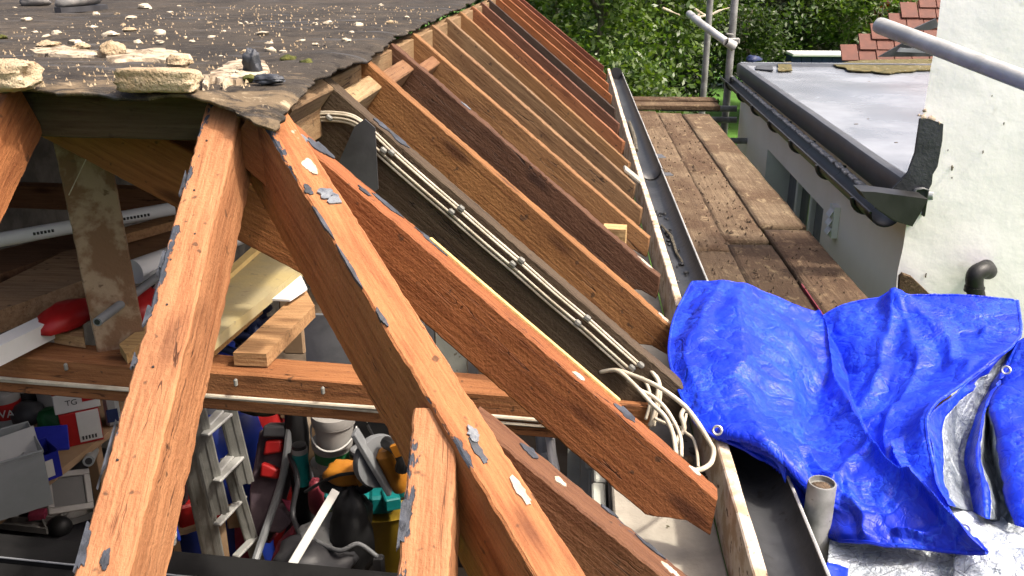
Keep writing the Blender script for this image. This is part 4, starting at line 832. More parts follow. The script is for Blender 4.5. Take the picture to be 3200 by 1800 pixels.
# bare ivy trunk and pale post behind the flat roof
q = AY(2545, 60, 19.5); tt = thing('bare_trunk', 'bare grey tree trunk standing above the flat roof', 'tree trunk', (q.x, 19.5, 0))
obj('trunk', MB().tube(crspline([(q.x-.05, 19.5, -.05), (q.x, 19.5, 1.5), (q.x+.06, 19.5, 2.6), (q.x-.05, 19.4, 4.2)], 5), [.19-.006*i for i in range(16)], 12), M['bark'], tt, sharp=180)
obj('limb', MB().tube([(q.x, 19.5, 2.4), (q.x-.7, 19.3, 2.75), (q.x-1.5, 19.2, 2.9)], [.05, .03, .01], 7), M['bark'], tt); obj('limb', MB().tube([(q.x+.03, 19.5, 2.3), (q.x+.4, 19.3, 3.2), (q.x+.5, 19.2, 4)], [.05, .03, .01], 7), M['bark'], tt)
q = AY(1726, 40, 14); obj('bare_trunk', MB().tube([(q.x, 14, -.05), (q.x+.02, 14, 2.4), (q.x-.02, 14, 3.6)], [.075, .06, .05], 10), M['bark'], label='pale slim trunk above the far rafters', cat='tree trunk')
q = AY(2505, 60, 20.5); obj('garden_post', MB().box((q.x, 20.5, 1.35), (.32, .12, 2.7), bev=.02), M['greypanel'], label='pale grey panel beside the bare trunk', cat='post')
# dead white twigs by the transom
tw = thing('white_twigs', 'dead white twigs sticking out beside the scaffold uprights', 'branch', AY(2195, 60, 9.2))
for pl in (((2070, 25), (2095, 35), (2125, 48)), ((2172, 28), (2190, 40), (2215, 50)), ((2225, 45), (2250, 33), (2280, 24)), ((2170, 58), (2200, 50), (2225, 46)), ((2175, 60), (2185, 40), (2180, 32))):
    obj('twig', MB().tube(crspline([AY(*p, 9.2+.02*i) for i, p in enumerate(pl)], 4), [.012]*5+[.006]*4, 6), M['crumb'], tw)
obj('twig_bud', lump(AY(2180, 57, 9.1), (.07, .05, .035), 5, .5, 10, 7, 2), M['crumb'], tw, sharp=180)

# ------------------------------------------------------------------ blue tarpaulin
K = 3200/2576.
tp = thing('blue_tarpaulin', 'crumpled blue tarpaulin thrown over the gutter and scaffold boards', 'tarpaulin', (.8, 1.9, 2.1))
rows = [
 [(1742,712,2.62),(1830,714,2.60),(1930,745,2.60),(2040,800,2.62),(2130,766,2.62),(2260,746,2.6),(2400,742,2.56),(2560,757,2.5)],
 [(1700,790,2.42),(1800,800,2.33),(1920,830,2.36),(2065,880,2.48),(2160,870,2.42),(2290,850,2.38),(2420,840,2.36),(2568,832,2.32)],
 [(1683,880,2.22),(1790,900,2.13),(1910,930,2.17),(2060,980,2.30),(2170,990,2.22),(2300,955,2.2),(2410,920,2.17),(2545,872,2.18)],
 [(1700,960,2.08),(1800,985,2.00),(1900,1020,2.03),(2040,1070,2.12),(2150,1080,2.05),(2250,1050,2.02),(2345,1000,2.02),(2432,955,2.02)],
 [(1740,1045,1.95),(1830,1060,1.89),(1910,1085,1.88),(2030,1130,1.93),(2130,1150,1.90),(2220,1145,1.88),(2290,1110,1.86),(2340,1045,1.86)],
 [(1792,1094,1.86),(1860,1104,1.82),(1955,1138,1.77),(2030,1200,1.78),(2130,1230,1.76),(2220,1230,1.75),(2290,1215,1.74),(2350,1180,1.74)],
 [(1975,1195,1.80),(2010,1235,1.80),(2050,1275,1.76),(2110,1300,1.72),(2190,1305,1.68),(2270,1305,1.66),(2340,1300,1.65),(2390,1290,1.64)],
 [(2010,1335,1.80),(2050,1345,1.78),(2095,1357,1.72),(2150,1363,1.66),(2240,1373,1.62),(2330,1382,1.6),(2410,1393,1.57),(2490,1402,1.53)]]
rows = [[AD(u*K, v*K, d) for u, v, d in r] for r in rows]
G_ = net(rows, 30, 28)
def segd(p, a, b):
    ax, ay = a; bx2_, by = b; vx, vy = bx2_-ax, by-ay; t = max(0, min(1, ((p[0]-ax)*vx+(p[1]-ay)*vy)/(vx*vx+vy*vy))); return math.hypot(p[0]-ax-t*vx, p[1]-ay-t*vy), t
RID = [((5, 0), (3.9, 2.6), .016, .3), ((5, 0), (6.3, 2.4), .014, .3), ((5, 0), (5.2, 4.6), .012, .35), ((1.4, .3), (1.7, 4.5), .014, .5), ((.8, .2), (.3, 3.6), .01, .4), ((2.3, 1), (2.6, 5), .012, .4), ((6.4, 1.0), (7.6, 1.3), .012, .2),
       ((3.2, 5.4), (4.6, 4.2), .014, .3), ((4.5, 6.6), (6.8, 6.5), .01, .2), ((5.6, 4.2), (6.4, 6.2), .016, .3), ((3.5, 7), (4.0, 5), .01, .3), ((1.0, 1.8), (2.4, 2.6), .008, .25), ((4.2, 3.2), (5.4, 2.9), .01, .25), ((2.8, 4.4), (3.8, 5.6), .012, .25)]
def folds(c, r):
    h = 0.
    cl = np.interp(r, [0, 2, 4, 5.5, 7], [3.0, 3.55, 4.6, 6.0, 7.2]); s_ = c-cl
    h += (.05*math.exp(s_/.9) if s_ < 0 else .05*max(0, 1-s_/.16)-.02*math.exp(-s_/.7)*min(1, s_/.16))
    cw = c+.25*mnoise.noise(Vector((c*1.1, r*1.1, 3))); rw_ = r+.25*mnoise.noise(Vector((c*1.1, r*1.1, 9)))
    for a, b, am, wd2 in RID:
        d_, t = segd((cw, rw_), a, b); h += 1.7*am*max(0, 1-d_/wd2)**1.3*(1-.5*t)
    return h
def crumple(G_, amp, sc, seed, facets=1.0, big=False):
    ny, nx = len(G_), len(G_[0]); out = []
    for j in range(ny):
        row = []
        for i in range(nx):
            p = G_[j][i]; du = (G_[j][min(i+1, nx-1)]-G_[j][max(i-1, 0)]); dv = (G_[min(j+1, ny-1)][i]-G_[max(j-1, 0)][i]); n = du.cross(dv)
            n = n.normalized() if n.length > 0 else Vector((0, 0, 1))
            if n.z < 0: n = -n
            q = p*sc+Vector((seed, 0, 0)); wq = q+.5*mnoise.noise_vector(q*.6); w2 = Vector((wq.x, wq.y, wq.z*.55))
            d1, _ = mnoise.voronoi(w2*.8)
            rg = lambda f, o: abs(mnoise.noise(w2*f+Vector((o, o*.3, 0))))
            h = facets*(1.5*rg(.55, 1)+1.0*rg(1.2, 5)+.5*rg(2.6, 9)+.24*rg(5.2, 3)-.6) + facets*.35*(d1[1]-d1[0]) + .4*mnoise.noise(q*.3)
            e = min(1, .35+min(i, nx-1-i, j, ny-1-j)/8); row.append(p+n*(h*amp*e+(folds(i/30, j/28)*e if big else 0)))
        out.append(row)
    return out
def sheet(name, G_, mat, th=.0022, **kw):
    o = obj(name, MB().grid(G_), M[mat], tp, sharp=75, **kw); md = o.modifiers.new('t', 'SOLIDIFY'); md.thickness = th; md.offset = 0; return o
Gc = crumple(G_, .015, 7.0, 3.1, 1.0, True)
sheet('sheet', Gc, 'tarp')
# hem along the lower left edge and the bottom edge
def hem(line, r=.0042): obj('hem', MB().tube(line, r, 7), M['tarp'], tp)
hem([row[0] for row in Gc]); hem(Gc[-1]); hem(Gc[0]); hem([row[-1] for row in Gc])
def Z1(u, v, d): return AD(2000+u*.6557, 850+v*.6557, d)
cols = [  # rows from top to bottom: edge, silver middle, silver right, blue ridge, dark middle, blue edge, right
 [(1796,335,2.2),(1802,334,2.22),(1808,332,2.24),(1814,329,2.2),(1819,326,2.25),(1825,322,2.2),(1960,250,2.2)],
 [(1640,470,2.06),(1680,474,2.14),(1715,476,2.18),(1738,476,2.12),(1750,474,2.2),(1758,472,2.12),(1900,420,2.1)],
 [(1490,588,1.95),(1570,600,2.03),(1635,612,2.1),(1655,630,2.02),(1668,640,2.12),(1684,632,2.0),(1900,590,1.98)],
 [(1368,700,1.86),(1490,715,1.94),(1588,720,2.02),(1630,725,1.92),(1668,735,2.06),(1702,735,1.92),(1900,735,1.88)],
 [(1398,850,1.78),(1470,865,1.86),(1545,875,1.93),(1612,880,1.84),(1675,888,1.97),(1724,885,1.83),(1900,885,1.78)],
 [(1408,1000,1.7),(1480,1005,1.78),(1568,1010,1.85),(1640,1015,1.75),(1700,1025,1.88),(1757,1030,1.75),(1900,1035,1.7)],
 [(1470,1110,1.64),(1530,1125,1.70),(1590,1145,1.76),(1652,1175,1.68),(1725,1185,1.78),(1800,1210,1.66),(1900,1230,1.62)]]
NP = [[Z1(*q) for q in r] for r in cols]
Gn = net(NP, 12, 14); Gn2 = crumple(Gn, .009, 9, 9.3, 1.0)
def strip(a, b): return [r[a:b+1] for r in Gn2]
sheet('blue_band', strip(0, 7), 'tarp'); sheet('silver_fold', strip(7, 24), 'silver', label='silver underside showing in the open fold'); sheet('blue_ridge', strip(24, 38), 'tarp'); sheet('dark_fold', strip(38, 58), 'silver', label='shaded silver pocket inside the fold'); sheet('right_lobe', strip(58, 72), 'tarp')
low = [[(1440,1085,1.74),(1540,1120,1.76),(1640,1150,1.8),(1760,1170,1.82),(1900,1190,1.76)], [(1500,1260,1.62),(1600,1290,1.6),(1690,1320,1.59),(1790,1330,1.58),(1900,1350,1.55)], [(1490,1480,1.54),(1620,1480,1.5),(1700,1480,1.5),(1790,1490,1.5),(1900,1490,1.48)]]
Gl = crumple(net([[Z1(*q) for q in r] for r in low], 12, 16), .014, 10, 2.2, 1.2); sheet('silver_apron', Gl, 'silver_w', label='bright silver apron at the bottom right')
low = [[(905,1255,1.74),(1000,1275,1.74),(1150,1290,1.72),(1330,1300,1.69),(1580,1290,1.67)], [(895,1360,1.68),(1000,1370,1.67),(1150,1385,1.65),(1330,1390,1.62),(1580,1390,1.62)], [(885,1490,1.6),(1000,1490,1.59),(1150,1500,1.57),(1330,1500,1.56),(1580,1500,1.57)]]
Gl = crumple(net([[Z1(*q) for q in r] for r in low], 12, 16), .007, 12, 5.2, 1.0); sheet('silver_apron', Gl, 'silver_w', label='pale creased sheet below the blue hem')
low = [[(890,1385,1.57),(940,1395,1.57),(992,1415,1.56)], [(885,1480,1.53),(940,1490,1.53),(990,1500,1.52)]]
sheet('blue_corner', net([[Z1(*q) for q in r] for r in low], 6, 6), 'tarp')
def eyelet(P, nrm):
    nrm = Vector(nrm).normalized(); Mx = nrm.to_track_quat('Z', 'Y').to_matrix(); m = MB(); c = Vector(P)
    m.tube([c+Mx @ Vector((math.cos(a)*.0085, math.sin(a)*.0085, 0)) for a in np.linspace(0, 2*math.pi, 17)], .0026, 6, cap=False); obj('eyelet', m, M['brass'], tp)
eyelet(AD(2242, 1345, 1.79), (-.3, -.8, .5)); eyelet(Z1(1470, 1178, 1.6), (-.3, -.8, .5)); eyelet(Z1(1548, 1226, 1.57), (-.3, -.8, .5)); eyelet(Z1(1745, 468, 2.05), (-.5, -.7, .5))
# blue lower lip hanging at the left (hem turned under)
lipn = [[(1700,965,2.1),(1745,1058,1.98),(1800,1090,1.88),(1870,1110,1.83),(1950,1142,1.78),(1978,1180,1.76)], [(1712,985,2.13),(1752,1068,2.0),(1800,1104,1.88),(1870,1128,1.83),(1945,1158,1.78),(1976,1215,1.77)]]
sheet('turned_hem', net([[AD(u*K, v*K, d) for u, v, d in r] for r in lipn], 6, 5), 'tarp')

# ------------------------------------------------------------------ white cables
cw_ = thing('white_cables', 'bundle of white electric cables clipped along the dark rafter', 'cable', (-.1, 2.0, 2.3))
Fm, Lm, wm, dm = o_dim[rm.name]; fn = Fm.to_3x3() @ Vector((0, -1, 0)); fp = Fm @ Vector((0, -wm/2-.006, 0))
def onm(pl, off=0.): return [AP(u*K, v*K, fp+fn*off, fn) for u, v in pl]
main = [(738,288),(790,283),(835,282),(880,288),(912,306),(950,345),(1000,392),(1080,462),(1150,522),(1230,592),(1310,660),(1395,735),(1475,802),(1540,860),(1602,915)]
for k, (dx, dy, off) in enumerate(((0, 0, 0), (7, 0, .001), (3, 6, .003), (-10, 22, 0), (-17, 27, .001), (-13, 17, .003))):
    pl = [(u+dx*(1 if i > 4 else .2), v+dy*(1 if i > 4 else .8)) for i, (u, v) in enumerate(main)]
    obj('cable', MB().tube(crspline(onm(pl, off), 5), .0029, 8), M['cable'], cw_)
for (u, v) in ((828, 296), (985, 384), (965, 378), (1160, 524), (1136, 533), (1312, 655), (1290, 664), (1478, 800), (1454, 812), (1612, 918), (1590, 925)):
    q = onm([(u, v)], .006)[0]; obj('clip', MB().box(q, (.016, .012, .012), Ry(RS), bev=.003), M['clip'], cw_)
def ZZ(u, v, d): return AD(1900+u*.414, 1100+v*.414, d)
loops = [([(0,140,2.08),(80,140,2.05),(200,180,2.03),(380,262,1.98),(560,392,1.93),(660,510,1.89),(750,650,1.86),(797,740,1.84),(780,832,1.80),(720,880,1.75),(655,895,1.71)], .0062),
 ([(-60,150,2.08),(70,142,2.05),(200,250,2.0),(330,390,1.95),(430,490,1.91),(490,620,1.87),(515,770,1.83)], .006),
 ([(150,215,2.02),(240,285,1.99),(330,330,1.97),(430,420,1.93),(510,550,1.9),(550,660,1.87),(555,790,1.83)], .005),
 ([(215,35,2.09),(260,80,2.07),(340,160,2.05),(382,235,2.04),(372,330,2.03),(352,450,2.03),(320,560,2.03)], .006),
 ([(230,30,2.09),(280,80,2.07),(365,180,2.05),(395,270,2.04),(388,380,2.03),(360,480,2.03),(345,560,2.03)], .005),
 ([(140,85,2.09),(180,115,2.08),(260,190,2.06),(310,290,2.05),(315,400,2.04),(285,510,2.04)], .005),
 ([(575,430,1.96),(552,480,1.95),(575,580,1.92),(520,660,1.9),(512,740,1.86)], .006), ([(590,470,1.96),(575,590,1.92),(640,650,1.9),(670,750,1.87),(682,870,1.83)], .004),
 ([(350,500,2.02),(450,545,2.0),(560,575,1.95)], .0045), ([(300,330,2.05),(330,400,2.04),(330,500,2.04),(310,560,2.04)], .005)]
for pl, r_ in loops: obj('cable', MB().tube(crspline([ZZ(*p) for p in pl], 8), r_*.85, 8), M['cable'], cw_, sharp=180)
for k, (u, v, px, mt) in enumerate(((2150, 1440, 34, 'mortar'), (2190, 1480, 26, 'soil'), (2120, 1400, 30, 'soil'), (2210, 1500, 24, 'bark'), (2168, 1410, 26, 'block'), (2075, 1180, 60, 'block'), (2050, 1150, 50, 'block'), (2100, 1240, 40, 'block'))):
    q = AZ(u, v, 2.13); obj('rubble_piece', lump(q, (px*.0008, px*.0008, px*.0005), k+60, .5, 10, 7, 2.2), M[mt], sharp=60, label=['tan stone among the cables', 'dirt lump behind the rafter foot', 'dirt lump below the cable loop', 'brown bark scrap by the fascia', 'grey lump of mortar behind the cables', 'grey mortar lump under the cable clips', 'grey mortar lump by the dark rafter foot', 'grey mortar lump beside the tarpaulin'][k], cat='rubble')
# pale capped waste pipe below the reddish rafter, and another pipe inside
wp = thing('waste_pipe', 'short white waste pipe standing beside the grey wall plate', 'pipe', AD(2035, 1700, 1.9))
pp = [AD(2042, 1590, 1.9), AD(2036, 1660, 1.88), AD(2022, 1720, 1.87), AD(2018, 1800, 1.87)]
obj('pipe', MB().tube(crspline(pp, 5), .0125, 12), M['white'], wp); obj('collar', MB().tube([pp[2], pp[2]+(pp[3]-pp[2])*.9], .016, 12), M['white'], wp)
pw = thing('grey_boards', 'grey green upright boards below the reddish rafter', 'boards', AD(1900, 1600, 2.2))
for (u0, u1, v0, v1, d) in ((1775, 1815, 1370, 1800, 2.3), (1818, 1872, 1370, 1800, 2.28), (1876, 1925, 1400, 1800, 2.25), (1928, 1990, 1450, 1800, 2.22), (1994, 2016, 1500, 1800, 2.2)):
    a, b = AD(u0, v0, d), AD(u1, v0, d); obj('board', MB().slab([a, b, b+Vector((0, .02, 0)), a+Vector((0, .02, 0))], (0, 0, a.z-.05)), M['clad'], pw, sharp=30)
obj('bolt', lump(AD(1845, 1450, 2.25), (.03, .03, .03), 3, .2, 12, 8, 2), M['clad'], pw, sharp=180)
sp_ = thing('grey_pipes', 'two grey pipes hanging in the dark below the joist end', 'pipe', AD(1710, 1500, 2.7))
obj('pipe', MB().tube([AD(1690, 1310, 2.7), AD(1700, 1420, 2.7), AD(1735, 1560, 2.6)], .022, 12), M['grey'], sp_); obj('pipe', MB().tube([AD(1716, 1340, 2.65), AD(1725, 1420, 2.65), AD(1745, 1520, 2.6)], .014, 10), M['white'], sp_); obj('pipe_end', MB().tube([AD(1715, 1340, 2.62), AD(1717, 1352, 2.63)], .02, 12), M['white'], sp_)

# ------------------------------------------------------------------ boards and pipes lying on the joists
def lying(name, label, cat, pts, z, th, mat, color=(1, 1, 1), zs=None):
    Q = [AZ(u, v, z if zs is None else zs[i]) for i, (u, v) in enumerate(pts)]
    return fixn(obj(name, MB().slab(Q, (0, 0, th)), M[mat], sharp=30, color=color, label=label, cat=cat))
WP = (.55, .4, .25)
lying('plank', 'wide pale plank lying on the joists at the left', 'plank', [(-40, 905), (200, 785), (330, 760), (330, 850), (-40, 985)], 2.33, .06, 'wood_clean', (.46, .32, .2))
lying('plank', 'brown plank behind the post', 'plank', [(340, 745), (560, 690), (560, 780), (340, 860)], 2.34, .05, 'wood_clean', (.35, .2, .1))
lying('plank', 'thin batten lying above the brown plank', 'plank', [(345, 722), (545, 668), (545, 690), (345, 745)], 2.38, .03, 'wood_clean', (.5, .3, .15))
lying('plank', 'dark plank under the white pipe', 'plank', [(-40, 790), (250, 720), (250, 770), (-40, 870)], 2.31, .05, 'wood', (.25, .14, .08))
lying('white_trim', 'white plastic trim length at the left edge', 'trim', [(-60, 1075), (235, 935), (250, 960), (-60, 1110)], 2.31, .05, 'white')
def pipe(name, label, a, b, z, r, mat, hole=False):
    p, q = AZ(*a, z), AZ(*b, z); t = thing(name, label, 'pipe', p); obj('tube', MB().tube([p, q], r, 16), M[mat], t)
    if hole: d = (q-p).normalized(); obj('bore', MB().tube([p-d*.002, p+d*.01], r*.62, 12), M['black'], t)
    return t
pt_ = pipe('white_pipe', 'white plastic pipe with printed marks lying over the joists', (-60, 760), (540, 652), 2.42, .022, 'white')
for u in np.linspace(115, 172, 6): q = AZ(u, 729-(u-115)*.17, 2.442); obj('print_mark', MB().box(q+Vector((0, -.012, .002)), (.006, .004, .008)), M['ink'], pt_)
for u in np.linspace(352, 470, 12): q = AZ(u, 690-(u-352)*.17, 2.442); obj('print_mark', MB().box(q+Vector((0, -.012, .002)), (.006, .004, .008)), M['ink'], pt_)
pipe('grey_pipe', 'large grey pipe lying over the joists behind the thick rafter', (420, 850), (830, 700), 2.36, .036, 'white')
pipe('conduit', 'thin grey blue conduit sticking out past the post', (304, 1006), (500, 858), 2.36, .0115, 'grey', True)
pipe('white_pipe', 'white pipe end around the grey conduit', (470, 885), (640, 770), 2.34, .024, 'white', True)
lump_ = AZ(398, 858, 2.33); obj('rubber_cap', MB().tube([lump_, lump_+Vector((.06, .03, 0))], .03, 14), M['black'], label='black rubber cap on a pipe end behind the post', cat='pipe cap')
obj('red_cloth', lump(AZ(420, 960, 2.3), (.16, .2, .08), 4, .3, 14, 8, 2.4), M['red'], sharp=180, label='red cloth under the conduit', cat='cloth'); obj('red_cloth', lump(AZ(210, 985, 2.3), (.12, .2, .06), 6, .3, 14, 8, 2.4), M['red'], sharp=180, label='red cloth left of the post foot', cat='cloth')
lying('offcut', 'pale wedge offcut at the foot of the post', 'offcut', [(165, 1040), (255, 985), (262, 1055)], 2.275, .03, 'wood_clean', (.52, .36, .2))
lying('insulation_board', 'yellow faced insulation board lying on the joists', 'board', [(668, 898), (848, 742), (945, 835), (628, 1092)], 2.32, .03, 'ins')
lying('yellow_edge', 'yellow batten along the insulation board', 'batten', [(655, 890), (835, 728), (850, 742), (668, 902)], 2.335, .03, 'yel')
lying('plank', 'thin batten under the insulation board', 'plank', [(632, 1078), (800, 940), (818, 948), (645, 1098)], 2.29, .03, 'wood_clean', (.55, .33, .13))
lying('plank', 'short pale board resting on the joist', 'plank', [(728, 1102), (950, 895), (983, 955), (832, 1106)], 2.28, .035, 'wood_clean', (.6, .38, .2))
lying('white_sheet', 'white sheet corner on the joists', 'sheet', [(802, 932), (930, 838), (960, 900), (906, 936)], 2.3, .006, 'white')
lying('offcut', 'broken batten end behind the thick rafter', 'offcut', [(372, 1075), (460, 1010), (475, 1040), (395, 1110)], 2.28, .025, 'wood_clean', (.6, .42, .2))

# ------------------------------------------------------------------ garage contents
def pbox(name, mat, u0, v0, u1, v1, dep, th, parent=None, yaw=0., bev=.006, **kw):
    c = AD((u0+u1)/2, (v0+v1)/2, dep); sx = abs(u1-u0)*dep/FPX; sz = abs(v1-v0)*dep/FPX/.93
    return obj(name, MB().box(c+Vector((0, th/2, 0)), (sx, th, sz), Rz(yaw), bev=bev), M[mat], parent, **kw)
def text(body, size, c, R, mat, parent, name='lettering'):
    cu = bpy.data.curves.new('t', 'FONT'); cu.body = body; cu.size = size; cu.align_x = 'CENTER'; cu.align_y = 'CENTER'; cu.extrude = .0006
    to = bpy.data.objects.new('t', cu); COL.objects.link(to); dg = bpy.context.evaluated_depsgraph_get(); me = bpy.data.meshes.new_from_object(to.evaluated_get(dg)); bpy.data.objects.remove(to)
    me.materials.clear(); me.materials.append(M[mat]); o = bpy.data.objects.new(name, me); COL.objects.link(o); attach(o, parent); o.matrix_basis = Matrix.Translation(c) @ R.to_4x4(); return o
SZ = 1.32
sh = thing('shelf', 'tan board shelf along the left garage wall', 'shelf', (-2.3, 3.0, 0))
a, b = AZ(345, 1345, SZ), AZ(-60, 1660, SZ); d = (b-a).normalized(); side = Vector((d.y, -d.x, 0)); side = side if side.x < 0 else -side
fixn(obj('board', MB().slab([a-d*1.5, b+d*.8, b+d*.8+side*.6, a-d*1.5+side*.6], (0, 0, .03)), M['card'], sh, sharp=30))
for t in (0, 1): q = (a if t else b)+side*.1; obj('leg', MB().box((q.x, q.y, (SZ-.03)/2), (.05, .05, SZ-.03), bev=.004), M['card'], sh)
def tub(name, label, u, v, wpx, hpx, bands, lid='dusty', z=SZ, ped=None):
    c = AZ(u, v, z); dep = (c-_C).dot(_fw); r = wpx*dep/FPX/2; h = hpx*dep/FPX/.9; t = thing(name, label, 'tub', c)
    z0 = 0
    for (f0, f1, mt, nm) in bands: obj(nm, MB().lathe(c, [(r*(.9+.08*f0), h*f0+.0005), (r*(.9+.08*f1), h*f1-.0005)], 24), M[mt], t, sharp=40)
    obj('lid', MB().lathe(c, [(r*1.03, h), (r*1.05, h+.01), (r*1.03, h+.02), (r*.93, h+.022), (r*.9, h+.016)], 24), M[lid], t, sharp=40); return t, c, r, h
t, c, r, h = tub('glue_tub', 'white tub with a red PVA label at the left edge', 30, 1318, 92, 86, [(0, .25, 'clear', 'base'), (.25, .82, 'red', 'label_band'), (.82, 1, 'dusty', 'rim')])
text('PVA', .05, c+Vector((.028, -r*1.03, h*.53)), Rz(.25) @ Rx(math.pi/2), 'paper', t)
tub('black_tub', 'black lidded tub with a pale band behind the glue tub', 98, 1296, 62, 100, [(0, .3, 'maroon', 'base'), (.3, .38, 'paper', 'band'), (.38, .8, 'black', 'body'), (.8, .88, 'paper', 'band'), (.88, 1, 'black', 'rim')], 'black')
tub('white_tub', 'plain white tub behind the red and white box', 172, 1292, 86, 92, [(0, 1, 'dusty', 'body')])
# two red and white boxes stacked
bx_ = thing('carton', 'red carton with a white label standing on the shelf', 'carton', AZ(240, 1390, SZ)); q = AZ(240, 1385, SZ); yw = math.radians(33)
R = Rz(yw); obj('body', MB().box(q+Vector((0, .05, .075)), (.15, .13, .15), R, bev=.003), M['red'], bx_); obj('label', MB().box(q+Vector((0, .05, .08))+R @ Vector((.03, -.0662, 0)), (.085, .003, .135), R), M['paper'], bx_)
for k in range(5): obj('print_mark', MB().box(q+Vector((0, .05, .03))+R @ Vector((.0+.012*k, -.0685, 0)), (.007, .002, .016), R), M['ink'], bx_)
bx2 = thing('carton', 'red topped white carton stacked on the red carton', 'carton', q+Vector((0, .05, .15))); q2_ = q+Vector((0, .05, .151))
obj('body', MB().box(q2_+Vector((0, 0, .045)), (.17, .13, .085), R, bev=.003), M['paper'], bx2); obj('lid', MB().box(q2_+Vector((0, 0, .094)), (.172, .132, .012), R, bev=.003), M['red'], bx2); obj('tape', MB().box(q2_+Vector((0, 0, .102)), (.12, .03, .003), R), M['card'], bx2)
text('TG', .034, q2_+R @ Vector((-.02, -.0662, .045)), R @ Rx(math.pi/2), 'ink', bx2); obj('print_mark', MB().box(q2_+R @ Vector((.045, -.0662, .055)), (.05, .003, .03), R), M['red'], bx2)
wb = thing('white_bottle', 'cloudy white bottle right of the cartons', 'bottle', AZ(318, 1340, SZ)); q = AZ(318, 1338, SZ); obj('body', MB().box(q+Vector((.03, .05, .085)), (.06, .1, .17), Rz(.5), bev=.015), M['clear'], wb); obj('neck', MB().lathe(q+Vector((.03, .05, .17)), [(.02, 0), (.018, .03)], 14), M['clear'], wb); obj('label', MB().box(q+Vector((.03, .05, .06))+Rz(.5) @ Vector((0, -.052, 0)), (.045, .003, .06), Rz(.5)), M['navy'], wb)
obj('green_bag', lump(AZ(160, 1375, SZ)+Vector((0, .05, .06)), (.13, .12, .13), 3, .3, 14, 9, 3), M['green'], sharp=180, label='green bag behind the blue bin', cat='bag')
obj('grey_lamp', lump(AZ(85, 1330, SZ)+Vector((0, .02, .05)), (.14, .12, .1), 8, .2, 14, 9, 2.2), M['dkgrey'], sharp=180, label='dark grey rounded lamp above the blue bin', cat='lamp')
bn = thing('blue_bin', 'small blue storage bin with a white label on the shelf edge', 'bin', AZ(132, 1500, SZ)); q = AZ(134, 1490, SZ); R = Rz(.9)
for (cx, cy, sx, sy, sz) in ((0, -.045, .11, .004, .11), (0, .055, .11, .004, .13), (-.055, .005, .004, .1, .12), (.055, .005, .004, .1, .12), (0, .005, .11, .1, .004)): obj('side', MB().box(q+R @ Vector((cx, cy, sz/2 if sz > .01 else .003)), (sx, sy, sz), R), M['bluebin'], bn)
obj('label', MB().box(q+R @ Vector((0, -.049, .05)), (.06, .003, .07), R), M['paper'], bn)
obj('blue_tray', MB().box(AZ(140, 1372, SZ+.1), (.17, .12, .012), Rz(.5) @ Rx(.5) @ Ry(.2), bev=.004), M['bluebin'], label='blue plastic lid tilted above the bin', cat='lid')
cr = thing('clear_crate', 'large cloudy plastic crate full of papers at the left', 'crate', AZ(40, 1580, SZ-.02)); q = AZ(30, 1560, SZ); R = Rz(.72)
for (cx, cy, sx, sy, sz) in ((0, -.13, .34, .006, .22), (0, .13, .34, .006, .22), (-.17, 0, .006, .26, .22), (.17, 0, .006, .26, .22), (0, 0, .34, .26, .006)): obj('side', MB().box(q+R @ Vector((cx-.05, cy, sz/2 if sz > .01 else .003)), (sx, sy, sz), R, bev=.001), M['clear'], cr)
obj('rim', MB().tube([q+R @ Vector((x-.05, y, .222)) for x, y in ((-.172, -.132), (.172, -.132), (.172, .132), (-.172, .132), (-.172, -.132))], .007, 6), M['clear'], cr)
for k in range(5): obj('papers', MB().box(q+R @ Vector((-.05+.05*k-.1, .02*math.sin(k*3), .17+.02*math.sin(k*2))), (.16, .14, .003), R @ Rx(.5*math.sin(k*2.1)+.4) @ Ry(.4*math.cos(k))), M['paper'], label='sheet of white paper sticking out of the clear crate' if False else ['curled white sheet nearest the crate rim', 'white sheet leaning in the clear crate', 'folded white sheet in the middle of the crate', 'white sheet slanting to the right in the crate', 'white sheet at the right end of the crate'][k], cat='paper')
# under the shelf: trays, frame, pipe ends
ZT_ = .82; tb_ = thing('work_table', 'low dark table under the shelf', 'table', (-2.2, 3.3, 0)); q = AZ(200, 1590, ZT_)
obj('top', MB().box((q.x, q.y+.1, ZT_-.02), (.95, .9, .04), Rz(.1)), M['dkgrey'], tb_)
for sx in (-.4, .4):
    for sy in (-.3, .5): obj('leg', MB().box((q.x+sx, q.y+sy, (ZT_-.04)/2), (.05, .05, ZT_-.04)), M['dkgrey'], tb_)
pf = thing('picture_frame', 'pale square frame with a black centre propped on the trays', 'frame', AZ(215, 1560, ZT_+.1)); q = AD(215, 1535, 3.55); R = Rz(.5) @ Rx(.85) @ Ry(.4)
for (cx, cy, sx, sy) in ((0, .07, .17, .025), (0, -.07, .17, .025), (-.073, 0, .025, .117), (.073, 0, .025, .117)): obj('rail', MB().box(q+R @ Vector((cx, cy, 0)), (sx, sy, .016), R, bev=.003), M['dusty'], pf)
obj('centre', MB().box(q+R @ Vector((0, 0, -.004)), (.12, .115, .004), R), M['black'], pf)
for k, (u, v, sx, sy, rz) in enumerate(((130, 1555, .2, .14, .4), (150, 1600, .24, .16, .1), (90, 1625, .3, .16, -.1), (215, 1620, .2, .12, .7))):
    q = AZ(u, v, ZT_+.02); t = thing('plastic_tray', ['shallow white tray under the picture frame', 'white tray in the middle of the heap', 'long white tray by the black header', 'white tray at the right of the heap'][k], 'tray', q); R = Rz(rz)
    obj('base', MB().box(q, (sx, sy, .006), R), M['dusty'], t)
    for (cx, cy, ax, ay) in ((0, sy/2, sx, .006), (0, -sy/2, sx, .006), (sx/2, 0, .006, sy), (-sx/2, 0, .006, sy)): obj('rim', MB().box(q+R @ Vector((cx, cy, .015)), (ax, ay, .03), R), M['dusty'], t)
